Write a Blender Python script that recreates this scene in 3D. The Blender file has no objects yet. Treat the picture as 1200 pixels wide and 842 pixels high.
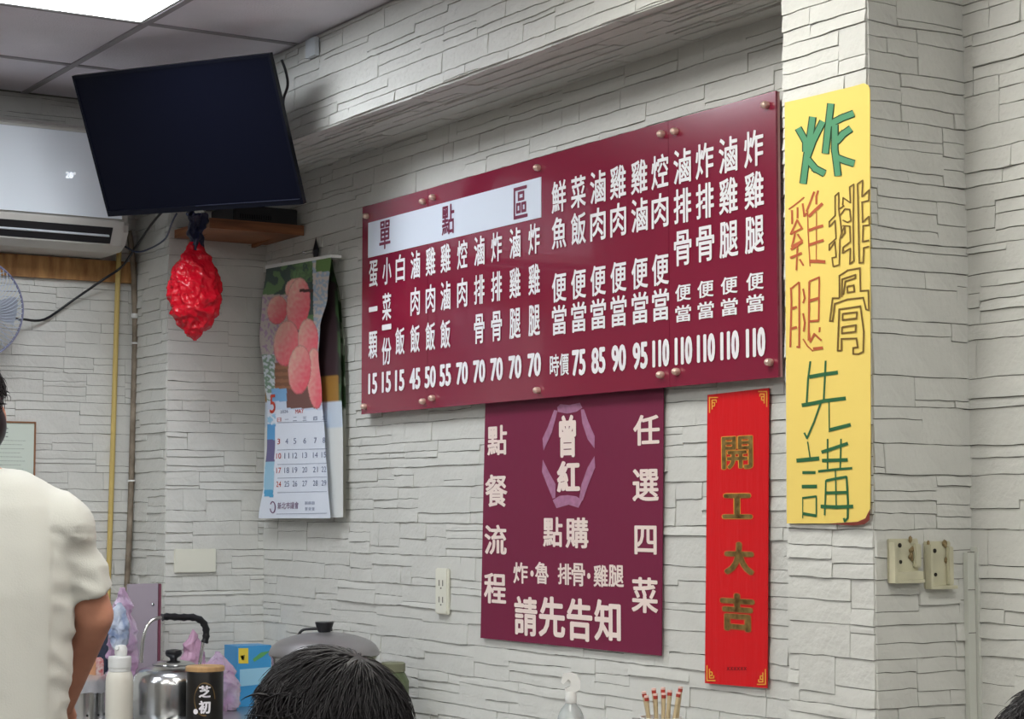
import bpy, bmesh, math, random
from mathutils import Vector, Matrix, noise

SC = bpy.context.scene
COL = SC.collection
PI = math.pi

# ------------------------------------------------------------------ camera
F_PX = 2292.0
TH = math.atan(176 / F_PX)
YAW = math.atan(1430 * math.cos(TH) / F_PX)
FW = Vector((-math.cos(YAW) * math.cos(TH), math.sin(YAW) * math.cos(TH), math.sin(TH)))
RT = Vector((math.sin(YAW), math.cos(YAW), 0.0))
UP = RT.cross(FW)
EYE = Vector((0.0, -2.7, 1.35))
cam = bpy.data.cameras.new('camera')
cam.sensor_width = 36.0
cam.lens = F_PX / 1200 * 36
cam.clip_start = 0.05
camo = bpy.data.objects.new('camera', cam)
COL.objects.link(camo)
M = Matrix((RT, UP, -FW)).transposed().to_4x4()
M.translation = EYE
camo.matrix_world = M
SC.camera = camo

# ------------------------------------------------------------------ light and exposure
world = bpy.data.worlds.new('world')
SC.world = world
world.use_nodes = True
world.node_tree.nodes['Background'].inputs[0].default_value = (0.93, 0.97, 1.0, 1)
world.node_tree.nodes['Background'].inputs[1].default_value = 0.16
SC.view_settings.view_transform = 'Standard'
SC.view_settings.look = 'None'
SC.view_settings.gamma = 1
SC.view_settings.use_curve_mapping = False
SC.view_settings.exposure = 0.0
PANEL_EMIT = 21.5

CEIL = 2.697      # ceiling height
BEAM_Z = 2.424    # underside of the beam
XC = -5.871       # front of the corner column
XB = -6.162       # far wall
PX0, PX1, PY = -2.93, -2.69, -0.249   # pillar


def ray(x, y):
    return FW * F_PX + RT * (x - 600) - UP * (y - 421)


def py(x, y, Y=0.0):
    d = ray(x, y)
    return EYE + d * ((Y - EYE.y) / d.y)


def px(x, y, X):
    d = ray(x, y)
    return EYE + d * ((X - EYE.x) / d.x)


def pz(x, y, Z):
    d = ray(x, y)
    return EYE + d * ((Z - EYE.z) / d.z)


# ------------------------------------------------------------------ materials
MATS = {}


def mat(name, col, rough=0.6, metal=0.0, bump=0.0, bscale=60.0, var=0.0, vscale=6.0, trans=0.0, emit=None,
        estr=1.0, spec=0.5, stretch=None, alpha=1.0, ior=1.45, coat=0.0, col2=None, sss=0.0):
    if name in MATS:
        return MATS[name]
    m = bpy.data.materials.new(name)
    m.use_nodes = True
    nt = m.node_tree
    b = nt.nodes['Principled BSDF']
    b.inputs['Base Color'].default_value = (*col, 1)
    b.inputs['Roughness'].default_value = rough
    b.inputs['Metallic'].default_value = metal
    b.inputs['Transmission Weight'].default_value = trans
    b.inputs['Specular IOR Level'].default_value = spec
    b.inputs['Alpha'].default_value = alpha
    b.inputs['IOR'].default_value = ior
    b.inputs['Coat Weight'].default_value = coat
    if emit:
        b.inputs['Emission Color'].default_value = (*emit, 1)
        b.inputs['Emission Strength'].default_value = estr
    if bump or var or col2:
        tc = nt.nodes.new('ShaderNodeTexCoord')
        mp = nt.nodes.new('ShaderNodeMapping')
        nt.links.new(tc.outputs['Object'], mp.inputs[0])
        if stretch:
            mp.inputs['Scale'].default_value = stretch
    if var or col2:
        n = nt.nodes.new('ShaderNodeTexNoise')
        n.inputs['Scale'].default_value = vscale
        n.inputs['Detail'].default_value = 6
        nt.links.new(mp.outputs[0], n.inputs[0])
        r = nt.nodes.new('ShaderNodeValToRGB')
        r.color_ramp.elements[0].position = 0.32
        r.color_ramp.elements[1].position = 0.68
        c2 = col2 if col2 else tuple(c * (1 - var) for c in col)
        r.color_ramp.elements[0].color = (*c2, 1)
        r.color_ramp.elements[1].color = (*[min(1, c * (1 + var * 0.3)) for c in col], 1)
        nt.links.new(n.outputs[0], r.inputs[0])
        nt.links.new(r.outputs[0], b.inputs['Base Color'])
    if bump:
        n2 = nt.nodes.new('ShaderNodeTexNoise')
        n2.inputs['Scale'].default_value = bscale
        n2.inputs['Detail'].default_value = 5
        nt.links.new(mp.outputs[0], n2.inputs[0])
        bp = nt.nodes.new('ShaderNodeBump')
        bp.inputs['Strength'].default_value = bump
        bp.inputs['Distance'].default_value = 0.004
        nt.links.new(n2.outputs[0], bp.inputs['Height'])
        nt.links.new(bp.outputs[0], b.inputs['Normal'])
    MATS[name] = m
    return m


def attr_mat(name, rough=0.5):
    m = bpy.data.materials.new(name)
    m.use_nodes = True
    nt = m.node_tree
    a = nt.nodes.new('ShaderNodeVertexColor')
    a.layer_name = 'print'
    nt.links.new(a.outputs[0], nt.nodes['Principled BSDF'].inputs['Base Color'])
    nt.nodes['Principled BSDF'].inputs['Roughness'].default_value = rough
    return m


def srgb(r, g, b):
    f = lambda c: (c / 255 / 12.92) if c / 255 <= 0.04045 else ((c / 255 + 0.055) / 1.055) ** 2.4
    return (f(r), f(g), f(b))


M_STONE = mat('wall_stone', srgb(207, 207, 202), 0.5, bump=0.6, bscale=70, var=0.06, vscale=9)
M_GROUT = mat('wall_joint', srgb(120, 118, 112), 0.8)
M_CEIL = mat('ceiling_tile', srgb(236, 232, 240), 0.9, bump=0.5, bscale=160, var=0.10, vscale=3)
M_GRID = mat('ceiling_grid', srgb(160, 156, 162), 0.6)
M_FLOOR = mat('floor_tile', srgb(98, 90, 86), 0.4, var=0.2, vscale=4)
M_PLAIN = mat('plain_plaster', srgb(205, 203, 198), 0.8)
M_BLACK = mat('black_plastic', srgb(22, 23, 28), 0.35)
M_WHITE = mat('white_plastic', srgb(225, 226, 224), 0.35)
M_BEIGE = mat('beige_plastic', srgb(222, 221, 208), 0.45)
M_MAROON = mat('maroon_acrylic', srgb(132, 30, 58), 0.18, coat=0.6)
M_MAROON2 = mat('maroon_banner', srgb(116, 26, 62), 0.55, bump=0.1, bscale=30)
M_LETTER = mat('white_vinyl', srgb(242, 238, 242), 0.5)
M_CREAM = mat('cream_print', srgb(236, 218, 210), 0.6)
M_STEEL = mat('stainless_steel', (0.62, 0.62, 0.62), 0.22, metal=1.0, bump=0.05, bscale=20)
M_SKIN = mat('skin', srgb(200, 142, 118), 0.5, var=0.10, vscale=20)


# ------------------------------------------------------------------ helpers
def link(name, me, m, parent=None):
    o = bpy.data.objects.new(name, me)
    if m is not None:
        me.materials.append(m)
    COL.objects.link(o)
    if parent:
        o.parent = parent
        o.matrix_parent_inverse = Matrix.Translation(-parent.location) if False else Matrix.Identity(4)
    return o


def obj(name, bm, m, parent=None, smooth=False):
    """link a bmesh (world coordinates) as one object; under a parent its vertices become local."""
    me = bpy.data.meshes.new(name)
    if parent is not None:
        root = parent
        off = Vector(parent.location)
        while root.parent:
            root = root.parent
            off += root.location
        for v in bm.verts:
            v.co -= off
    bmesh.ops.recalc_face_normals(bm, faces=bm.faces)
    bm.to_mesh(me)
    bm.free()
    if smooth:
        for p in me.polygons:
            p.use_smooth = True
        if len(me.polygons) < 4000:
            me.set_sharp_from_angle(angle=math.radians(50))
    return link(name, me, m, parent)


def tag(o, label, cat, group=None):
    o['label'] = label
    o['category'] = cat
    if group:
        o['group'] = group
    return o


def thing(name, label, cat, loc, group=None):
    o = bpy.data.objects.new(name, None)
    o.empty_display_size = 0.05
    COL.objects.link(o)
    o.location = loc
    return tag(o, label, cat, group)


def struct(name, bm, m):
    o = obj(name, bm, m)
    o['kind'] = 'structure'
    return o


def box(bm, a, b, mt=None, bevel=0.0):
    a = Vector(a)
    b = Vector(b)
    r = bmesh.ops.create_cube(bm, size=1.0)
    vs = r['verts']
    for v in vs:
        v.co = Vector(((a.x + b.x) / 2 + v.co.x * abs(b.x - a.x), (a.y + b.y) / 2 + v.co.y * abs(b.y - a.y),
                       (a.z + b.z) / 2 + v.co.z * abs(b.z - a.z)))
    if bevel:
        es = list({e for v in vs for e in v.link_edges})
        r2 = bmesh.ops.bevel(bm, geom=es, offset=bevel, segments=2, affect='EDGES')
        vs = list({v for f in r2['faces'] for v in f.verts} | {v for v in vs if v.is_valid})
    if mt is not None:
        for v in vs:
            v.co = mt @ v.co
    return bm


def newbox(a, b, mt=None, bevel=0.0):
    return box(bmesh.new(), a, b, mt, bevel)


def lathe(bm, prof, c, n=32, mt=None):
    """prof: list of (r, z); c: centre"""
    rings = []
    for r, z in prof:
        ring = []
        for i in range(n):
            a = 2 * PI * i / n
            p = Vector((r * math.cos(a), r * math.sin(a), z))
            if mt is not None:
                p = mt @ p
            ring.append(bm.verts.new(p + Vector(c)))
        rings.append(ring)
    for k in range(len(rings) - 1):
        for i in range(n):
            j = (i + 1) % n
            bm.faces.new((rings[k][i], rings[k][j], rings[k + 1][j], rings[k + 1][i]))
    bm.faces.new(rings[0][::-1])
    bm.faces.new(rings[-1])
    return bm


def tube(bm, pts, r, n=10, closed=False):
    pts = [Vector(p) for p in pts]
    rr = r if isinstance(r, (list, tuple)) else [r] * len(pts)
    rings = []
    N = len(pts)
    prev = None
    for i, p in enumerate(pts):
        if closed:
            t = pts[(i + 1) % N] - pts[i - 1]
        else:
            t = pts[min(i + 1, N - 1)] - pts[max(i - 1, 0)]
        t.normalize()
        if prev is None:
            u = t.orthogonal().normalized()
        else:
            u = (prev - t * prev.dot(t)).normalized()
        prev = u
        w = t.cross(u)
        rings.append([bm.verts.new(p + (u * math.cos(2 * PI * k / n) + w * math.sin(2 * PI * k / n)) * rr[i])
                      for k in range(n)])
    for i in range(N if closed else N - 1):
        a = rings[i]
        b = rings[(i + 1) % N]
        for k in range(n):
            l = (k + 1) % n
            bm.faces.new((a[k], a[l], b[l], b[k]))
    if not closed:
        bm.faces.new(rings[0][::-1])
        bm.faces.new(rings[-1])
    return bm


def spline(pts, sub=6):
    pts = [Vector(p) for p in pts]
    out = []
    for i in range(len(pts) - 1):
        p0 = pts[max(i - 1, 0)]
        p1 = pts[i]
        p2 = pts[i + 1]
        p3 = pts[min(i + 2, len(pts) - 1)]
        for k in range(sub):
            t = k / sub
            out.append(0.5 * ((2 * p1) + (p2 - p0) * t + (2 * p0 - 5 * p1 + 4 * p2 - p3) * t * t
                              + (3 * p1 - p0 - 3 * p2 + p3) * t ** 3))
    out.append(pts[-1])
    return out


def prism(bm, outline, d):
    """extrude planar outline (world points) by vector d"""
    a = [bm.verts.new(p) for p in outline]
    b = [bm.verts.new(Vector(p) + Vector(d)) for p in outline]
    n = len(a)
    bm.faces.new(a)
    bm.faces.new(b[::-1])
    for i in range(n):
        j = (i + 1) % n
        bm.faces.new((a[j], a[i], b[i], b[j]))
    return bm


# glyphs: Blender's own built-in font (its CJK fallback covers the signs)
GLYPH = {}


def glyph(ch):
    if ch not in GLYPH:
        cu = bpy.data.curves.new('g', 'FONT')
        cu.body = ch
        cu.resolution_u = 3
        cu.fill_mode = 'FRONT'
        o = bpy.data.objects.new('g', cu)
        COL.objects.link(o)
        dg = bpy.context.evaluated_depsgraph_get()
        ev = o.evaluated_get(dg)
        me = ev.to_mesh()
        vs = [v.co.copy() for v in me.vertices]
        fs = [tuple(p.vertices) for p in me.polygons]
        ev.to_mesh_clear()
        bpy.data.objects.remove(o)
        bpy.data.curves.remove(cu)
        x0 = min(v.x for v in vs)
        x1 = max(v.x for v in vs)
        y0 = min(v.y for v in vs)
        y1 = max(v.y for v in vs)
        GLYPH[ch] = (vs, fs, x0, x1, y0, y1)
    return GLYPH[ch]


def put(bm, ch, c, w, h, ux, uy, bold=0.03):
    """a glyph (or word) stretched to w x h around c, in the plane of ux, uy; heavier by bold (in em)"""
    vs, fs, x0, x1, y0, y1 = glyph(ch)
    dx = bold * w
    dy = bold * h * 0.7
    sx = (w - 2 * dx) / (x1 - x0)
    sy = (h - 2 * dy) / max(y1 - y0, 1e-6)
    if ch == '一':
        sy = h
        dy = 0.004
    if ch == '•':
        sy = sx
    n = ux.cross(uy).normalized()
    offs = [(0, 0)] if bold <= 0 else [(0, 0), (1, 0), (-1, 0), (0, 1), (0, -1), (.7, .7), (-.7, .7), (.7, -.7), (-.7, -.7)]
    for k, (ox, oy) in enumerate(offs):
        b = c + ux * (ox * dx) + uy * (oy * dy) + n * (k * 0.00002)
        nv = [bm.verts.new(b + ux * ((v.x - (x0 + x1) / 2) * sx) + uy * ((v.y - (y0 + y1) / 2) * sy)) for v in vs]
        for f in fs:
            try:
                bm.faces.new([nv[i] for i in f])
            except ValueError:
                pass


def strokes(bm, lines, w, to3):
    """flat brush strokes: polylines in picture units, mapped to the sheet by to3"""
    lay = 0
    for ln in lines:
        ws = w
        if isinstance(ln[0], (int, float)):
            ws = ln[0]
            ln = ln[1:]
        P = [Vector((p[0], p[1])) for p in ln]
        for i in range(len(P) - 1):
            d = (P[i + 1] - P[i])
            if d.length < 1e-6:
                continue
            d.normalize()
            nn = Vector((-d.y, d.x)) * ws / 2
            e0 = d * ws * (0.35 if i > 0 else 0.0)
            e1 = d * ws * (0.35 if i < len(P) - 2 else 0.0)
            q = [P[i] - e0 + nn, P[i + 1] + e1 + nn, P[i + 1] + e1 - nn, P[i] - e0 - nn]
            lay += 1
            bm.faces.new([bm.verts.new(to3(p.x, p.y) + Vector((0, -1.2e-5 * lay, 0))) for p in q])


# ------------------------------------------------------------------ stacked-stone cladding
BANDS = [0.55]
_r = random.Random(11)
while BANDS[-1] < 2.9:
    BANDS.append(BANDS[-1] + _r.uniform(0.05, 0.115))


def wob(u, k):
    return 0.0028 * noise.noise(Vector((u * 9, k * 7.31, 0.3))) + 0.0022 * noise.noise(Vector((u * 38, k * 3.7, 5)))


def cladding(parent, org, ud, vd, nd, u0, u1, v0, v1, seed, limit=300, bands=BANDS, vorg=0.0, key=None):
    rnd = random.Random(seed)
    cells = []
    for bi in range(len(bands) - 1):
        a, b = bands[bi], bands[bi + 1]
        if b <= v0 or a >= v1:
            continue
        u = u0 - rnd.uniform(0, 0.2)
        while u < u1:
            w = rnd.uniform(0.10, 0.30)
            # layers of this block
            lv = [(a, ('b', bi))]
            h = b - a
            n = max(1, int(round(h / rnd.uniform(0.024, 0.048))))
            cuts = sorted(rnd.uniform(0.22, 0.78) if n == 2 else (i + 1 + rnd.uniform(-.25, .25)) / n for i in range(n - 1))
            for c in cuts:
                lv.append((a + h * c, ('s', rnd.random() * 99)))
            lv.append((b, ('b', bi + 1)))
            for k in range(len(lv) - 1):
                parts = [(u, u + w)]
                if w > 0.16 and rnd.random() < 0.35:
                    s = u + w * rnd.uniform(0.25, 0.75)
                    parts = [(u, s), (s, u + w)]
                for (p, q) in parts:
                    cells.append((p, q, lv[k], lv[k + 1]))
            u += w
    stones = []
    G = 0.0007
    for (p, q, lo, hi) in cells:
        p2, q2 = max(p + G * 0.6, u0), min(q - G * 0.6, u1)
        if u1 - q2 < 0.014:
            q2 = u1
        if p2 - u0 < 0.014:
            p2 = u0
        if q2 - p2 < 0.012 or lo[0] >= v1 or hi[0] <= v0:
            continue
        n = 8 if q2 - p2 > 0.12 else (6 if q2 - p2 > 0.07 else 3)
        kl = lo[1][1] if lo[1][0] == 's' else lo[1][1] * 1.37
        kh = hi[1][1] if hi[1][0] == 's' else hi[1][1] * 1.37
        d = rnd.uniform(0.0012, 0.0034)
        dl = d + rnd.uniform(0.0008, 0.0034)
        if rnd.random() < 0.12:
            dl += 0.002
        tilt = rnd.uniform(-0.0012, 0.0012)
        fr_lo, fr_hi, bk_lo, bk_hi = [], [], [], []
        for i in range(n):
            u = p2 + (q2 - p2) * i / (n - 1)
            vl = max(lo[0] + wob(u, kl) + G, v0)
            vh = min(hi[0] + wob(u, kh) - G, v1)
            if vh - vl < 0.004:
                vh = vl + 0.004
            t = tilt * (2 * i / (n - 1) - 1)
            for lst, vv, dd in ((fr_lo, vl, dl + t + rnd.uniform(-.0004, .0004)), (fr_hi, vh, max(d + t, 0.0006)),
                                (bk_lo, vl, 0.0), (bk_hi, vh, 0.0)):
                lst.append(org + ud * u + vd * (vv - vorg) + nd * dd)
        # vertices: front mid row keeps the face slightly cushioned
        mid = [(a_ + b_) / 2 + nd * rnd.uniform(0, 0.0009) for a_, b_ in zip(fr_lo, fr_hi)]
        co = bk_lo + fr_lo + mid + fr_hi + bk_hi
        fc = []
        for r_ in range(4):
            for i in range(n - 1):
                fc.append((r_ * n + i, r_ * n + i + 1, (r_ + 1) * n + i + 1, (r_ + 1) * n + i))
        fc.append(tuple(r_ * n for r_ in range(5)))
        fc.append(tuple(r_ * n + n - 1 for r_ in range(4, -1, -1)))
        stones.append((co, fc, sum((c for c in co), Vector()) / len(co), (q2 - p2) * (hi[0] - lo[0])))
    if key:
        stones.sort(key=lambda s: key(s))
    for k, (co, fc, c, ar) in enumerate(stones[:limit]):
        me = bpy.data.meshes.new('stone')
        off = c
        me.from_pydata([x - off for x in co], [], fc)
        me.materials.append(M_STONE)
        o = bpy.data.objects.new('stone', me)
        o.location = off
        COL.objects.link(o)
        o.parent = parent
    rest = stones[limit:]
    if rest:
        V, FC = [], []
        for (co, fc, c, ar) in rest:
            b0 = len(V)
            V += co
            FC += [tuple(i + b0 for i in f) for f in fc]
        me = bpy.data.meshes.new('stone_cladding')
        me.from_pydata(V, [], FC)
        me.materials.append(M_STONE)
        o = bpy.data.objects.new('stone_cladding', me)
        COL.objects.link(o)
        o.parent = parent
        o['kind'] = 'stuff'


def vis_key(hidden):
    """stones that show in the photograph first, the largest on screen first"""
    def f(s):
        v = s[2] - EYE
        d = v.dot(FW)
        x = 600 + F_PX * v.dot(RT) / d
        y = 421 - F_PX * v.dot(UP) / d
        inside = 0 <= x <= 1200 and 0 <= y <= 842 and not any(a < x < b and c < y < e for a, b, c, e in hidden)
        return (0 if inside else 1, -s[3] / d ** 2)
    return f


X_, Y_, Z_ = Vector((1, 0, 0)), Vector((0, 1, 0)), Vector((0, 0, 1))
O_ = Vector((0, 0, 0))

# ------------------------------------------------------------------ the room
floor = struct('floor', newbox((XB - 0.1, -6.2, -0.1), (3.4, 0.1, 0.0)), M_FLOOR)

w_right = struct('wall_right', newbox((XB - 0.1, 0.0, 0.0), (3.4, 0.12, 2.9)), M_GROUT)
cladding(w_right, O_, X_, Z_, -Y_, XC, PX0, 0.68, BEAM_Z, 1, 300,
         key=vis_key([(430, 905, 250, 440), (575, 770, 460, 745), (830, 897, 470, 800), (315, 398, 315, 600)]))
w_right2 = struct('wall_front', newbox((PX1, -0.004, 0.0), (3.3, -0.0005, CEIL)), M_GROUT)
cladding(w_right2, Vector((0, -0.004, 0)), X_, Z_, -Y_, PX1, -1.9, 0.75, CEIL, 2, 300, key=vis_key([]))

w_back = struct('wall_back', newbox((XB - 0.1, -6.2, 0.0), (XB, 0.0, 2.9)), M_GROUT)
cladding(w_back, Vector((XB, 0, 0)), Y_, Z_, X_, -1.35, -0.343, 0.70, CEIL, 3, 300, key=vis_key([]))

corner = struct('trim_1', newbox((XB, -0.343, 0.0), (XC, 0.0, CEIL)), M_GROUT)
cladding(corner, Vector((XC, 0, 0)), Y_, Z_, X_, -0.343, 0.0, 0.70, CEIL, 4, 200, key=vis_key([]))
cladding(corner, Vector((0, -0.343, 0)), X_, Z_, -Y_, XB, XC, 0.70, CEIL, 5, 95, key=vis_key([]))

pillar = struct('trim_2', newbox((PX0, PY, 0.0), (PX1, 0.0, CEIL)), M_GROUT)
cladding(pillar, Vector((0, PY, 0)), X_, Z_, -Y_, PX0, PX1, 0.75, CEIL, 6, 140, key=vis_key([(925, 1018, 125, 605)]))
cladding(pillar, Vector((PX1, 0, 0)), Y_, Z_, X_, PY, 0.0, 0.75, CEIL, 7, 160, key=vis_key([]))

beam = struct('trim_3', newbox((XC, -0.27, BEAM_Z), (PX0, 0.0, CEIL)), M_GROUT)
cladding(beam, Vector((0, -0.27, 0)), X_, Z_, -Y_, XC, PX0, BEAM_Z, CEIL, 8, 150, key=vis_key([]))
sb = [-0.27, -0.235, -0.19, -0.15, -0.115, -0.06, 0.0]
cladding(beam, Vector((0, 0, BEAM_Z)), X_, Y_, -Z_, XC, PX0, -0.27, 0.0, 9, 150, bands=sb, key=vis_key([]))

# plain walls out of the picture
struct('wall_left', newbox((XB - 0.1, -6.3, 0.0), (3.4, -6.2, 2.9)), M_PLAIN)

# ceiling: slab above, tiles in a grid of T bars
ceil = struct('ceiling', newbox((XB - 0.1, -6.2, CEIL + 0.03), (3.4, 0.1, CEIL + 0.08)), M_GRID)
GX, GY, GP = -5.09, -0.735, 0.6
lights = {(0, 0)}
LIGHT_CELLS = [(0, 0), (3, 0), (6, 0), (0, 3), (3, 3), (6, 3), (9, 0), (9, 3), (12, 1), (0, 6), (4, 6), (8, 6)]
tile_me = None
for i in range(-2, 14):
    for j in range(-2, 9):
        if (i, j) in LIGHT_CELLS:
            continue
        x0, x1 = GX + GP * i, GX + GP * (i + 1)
        y1, y0 = GY - GP * j, GY - GP * (j + 1)
        x0 = max(x0, XB)
        y1 = min(y1, 0.0)
        x0 += 0.008
        x1 -= 0.008
        y0 += 0.008
        y1 -= 0.008
        if x1 - x0 < 0.05 or y1 - y0 < 0.05:
            continue
        o = obj('ceiling_tile', newbox((x0, y0, CEIL + 0.004), (x1, y1, CEIL + 0.018)), M_CEIL, ceil)
bm = bmesh.new()
for i in range(-1, 15):
    x = GX + GP * i
    box(bm, (x - 0.010, -6.2, CEIL), (x + 0.010, 0.0, CEIL + 0.006))
for j in range(-1, 9):
    y = GY - GP * j
    box(bm, (XB, y - 0.010, CEIL - 0.001), (3.3, y + 0.010, CEIL + 0.005))
obj('ceiling_grid', bm, M_GRID, ceil)

M_LAMP = mat('lamp_diffuser', (1, 1, 1), 0.5, emit=(0.90, 0.95, 1.0), estr=PANEL_EMIT)
M_LAMP2 = mat('lamp_diffuser_warm', (1, 1, 1), 0.5, emit=(1.0, 0.99, 0.92), estr=PANEL_EMIT)
for k, (i, j) in enumerate(LIGHT_CELLS):
    x0, x1 = GX + GP * i + 0.014, GX + GP * (i + 1) - 0.014
    y1, y0 = GY - GP * j - 0.014, GY - GP * (j + 1) + 0.014
    t = thing('ceiling_light', 'bright square light panel set in the grey ceiling grid above the television' if k == 0
              else 'square light panel in the ceiling outside the frame', 'ceiling light',
              ((x0 + x1) / 2, (y0 + y1) / 2, CEIL - 0.002), 'ceiling light panels')
    obj('diffuser', newbox((x0 + .012, y0 + .012, CEIL - 0.001), (x1 - .012, y1 - .012, CEIL + 0.003)), M_LAMP if i < 3 else M_LAMP2, t)
    bm = bmesh.new()
    box(bm, (x0, y0, CEIL - 0.002), (x1, y0 + .012, CEIL + 0.004))
    box(bm, (x0, y1 - .012, CEIL - 0.002), (x1, y1, CEIL + 0.004))
    box(bm, (x0, y0 + .012, CEIL - 0.002), (x0 + .012, y1 - .012, CEIL + 0.004))
    box(bm, (x1 - .012, y0 + .012, CEIL - 0.002), (x1, y1 - .012, CEIL + 0.004))
    obj('frame', bm, M_WHITE, t)

# ------------------------------------------------------------------ menu board
BY = -0.040           # front face of the board
bTL, bBL = py(425, 244, BY), py(423, 486, BY)
bTR, bBR = py(909.5, 104, BY), py(911.5, 441, BY)
bx0, bx1 = (bTL.x + bBL.x) / 2, (bTR.x + bBR.x) / 2
bz0, bz1 = (bBL.z + bBR.z) / 2, (bTL.z + bTR.z) / 2
board = thing('menu_board', 'long maroon acrylic menu board with white dish names and prices', 'menu board',
              ((bx0 + bx1) / 2, BY, bz0))
s1, s2 = py(501, 400, BY).x, py(784, 300, BY).x
M_EDGE = mat('board_edge', srgb(190, 140, 140), 0.4)
for a, b in ((bx0, s1), (s1, s2), (s2, bx1)):
    obj('panel', newbox((a + .0006, BY, bz0), (b - .0006, BY + 0.006, bz1)), M_MAROON, board)
obj('backing', newbox((bx0 + 0.001, BY + 0.0065, bz0 + .001), (bx1 - 0.001, BY + 0.012, bz1 - .001)), M_EDGE, board)
hTL, hBL, hTR, hBR = py(432, 259, BY), py(432, 299.8, BY), py(634.5, 209.6, BY), py(634.5, 257, BY)
hz1, hz0 = (hTL.z + hTR.z) / 2, (hBL.z + hBR.z) / 2
M_PLATE = mat('header_white', srgb(222, 230, 244), 0.3)
plate = obj('header_plate', newbox((hTL.x, BY - 0.0015, hz0), (hTR.x, BY, hz1)), M_PLATE, board)
M_INK = mat('maroon_ink', srgb(120, 45, 75), 0.5)
M_SCREW = mat('screw_cap', srgb(225, 195, 180), 0.35, metal=0.5)
LY = BY - 0.0022


def menu_char(name, ch, x, z, w, h, bold=0.022):
    bm = bmesh.new()
    put(bm, ch, Vector((x, LY, z)), w, h, X_, Z_, bold)
    obj(name, bm, M_LETTER, board)


for ch, x, y in (('單', 451, 275), ('點', 525, 257), ('區', 610, 237)):
    bm = bmesh.new()
    put(bm, ch, py(x, y, LY), 0.068, 0.083, X_, Z_, 0.02)
    obj('header_lettering', bm, M_INK, board)

LC = [437.3, 453.2, 468.8, 486.5, 504.4, 522, 541.6, 561.6, 581.9, 603.5, 626]
zr = lambda a, b: (py(*a, LY).z + py(*b, LY).z) / 2
r1 = zr((437.3, 319), (626, 281.5))
r2 = zr((486.5, 352), (626, 328))
r3 = zr((437.3, 403), (626, 376.3))
rp = zr((437.3, 447.7), (626, 428.8))
left = [('蛋', '一', '顆', '15'), ('小', '菜', '', '15'), ('白', '', '飯', '15'), ('滷', '肉', '飯', '45'), ('雞', '肉', '飯', '50'),
        ('雞', '滷', '飯', '55'), ('焢', '肉', '', '70'), ('滷', '排', '骨', '70'), ('炸', '排', '骨', '70'), ('滷', '雞', '腿', '70'),
        ('炸', '雞', '腿', '70')]
CH = 0.079
for k, (x, col) in enumerate(zip(LC, left)):
    X = py(x, 360, LY).x
    for ch, z in zip(col[:3], (r1, r2, r3)):
        if ch:
            menu_char('dish_lettering', ch, X, z, 0.054, CH)
    if k == 1:
        menu_char('dish_lettering', '一', X, py(x, 383, LY).z, 0.057, 0.10)
        menu_char('dish_lettering', '份', X, py(x, 411, LY).z, 0.057, CH)
    menu_char('price_lettering', col[3], X, rp, 0.056 if k < 3 else 0.063, 0.061, 0.05)
RC = [655.2, 678, 700.9, 724.7, 749.7, 773.9, 800.3, 826.7, 854.4, 884.7]
q1 = zr((655.2, 229.8), (884.7, 173.6))
q2 = zr((655.2, 271.6), (884.7, 223))
q3 = zr((800.3, 290), (884.7, 274.7))
qb = zr((655.2, 336), (773.9, 316))
qd = zr((655.2, 373.6), (773.9, 358))
qb2 = zr((800.3, 343), (884.7, 331))
qd2 = zr((800.3, 365), (884.7, 354))
qp = zr((655.2, 425.5), (884.7, 403))
right = [('鮮', '魚', '', '時價'), ('菜', '飯', '', '75'), ('滷', '肉', '', '85'), ('雞', '肉', '', '90'), ('雞', '滷', '', '95'),
         ('焢', '肉', '', '110'), ('滷', '排', '骨', '110'), ('炸', '排', '骨', '110'), ('滷', '雞', '腿', '110'), ('炸', '雞', '腿', '110')]
for k, (x, col) in enumerate(zip(RC, right)):
    X = py(x, 330, LY).x
    wch = 0.066
    for ch, z in zip(col[:3], (q1, q2, q3)):
        if ch:
            menu_char('dish_lettering', ch, X, z, wch, 0.080)
    if k < 6:
        menu_char('dish_lettering', '便', X, qb, wch, 0.074)
        menu_char('dish_lettering', '當', X, qd, wch, 0.074)
    else:
        menu_char('dish_lettering', '便', X, qb2 + .002, wch * .9, 0.038)
        menu_char('dish_lettering', '當', X, qd2 - .003, wch * .9, 0.038)
    if k == 0:
        menu_char('price_lettering', '時', X - .022, qp, 0.042, 0.055, 0.02)
        menu_char('price_lettering', '價', X + .022, qp, 0.042, 0.055, 0.02)
    else:
        menu_char('price_lettering', col[3], X, qp, 0.066 if k > 4 else 0.060, 0.064, 0.05)
for (x, y) in ((429, 253), (495.4, 236), (507, 231), (629.7, 196.4), (774.8, 156.8), (790.6, 153.8), (897, 123),
               (426.6, 476), (495.4, 470), (506.4, 466), (629.4, 457), (774, 439), (792.4, 435.2), (901.4, 424.2)):
    p = py(x, y, BY - 0.006)
    bm = bmesh.new()
    lathe(bm, [(0.0075, 0.0), (0.0085, 0.004), (0.008, 0.012), (0.005, 0.016), (0.001, 0.017)], Vector((p.x, BY, p.z)), 14,
          Matrix.Rotation(PI / 2, 4, 'X'))
    obj('screw', bm, M_SCREW, board, True)
bm = bmesh.new()
for (x, y) in ((429, 253), (507, 231), (629.7, 196.4), (790.6, 153.8), (897, 123),
               (426.6, 476), (506.4, 466), (629.4, 457), (792.4, 435.2), (901.4, 424.2)):
    p = py(x, y, BY)
    box(bm, (p.x - .006, BY + .0122, p.z - .006), (p.x + .006, -0.0105, p.z + .006))
obj('spacer', bm, M_STEEL, board)

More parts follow.
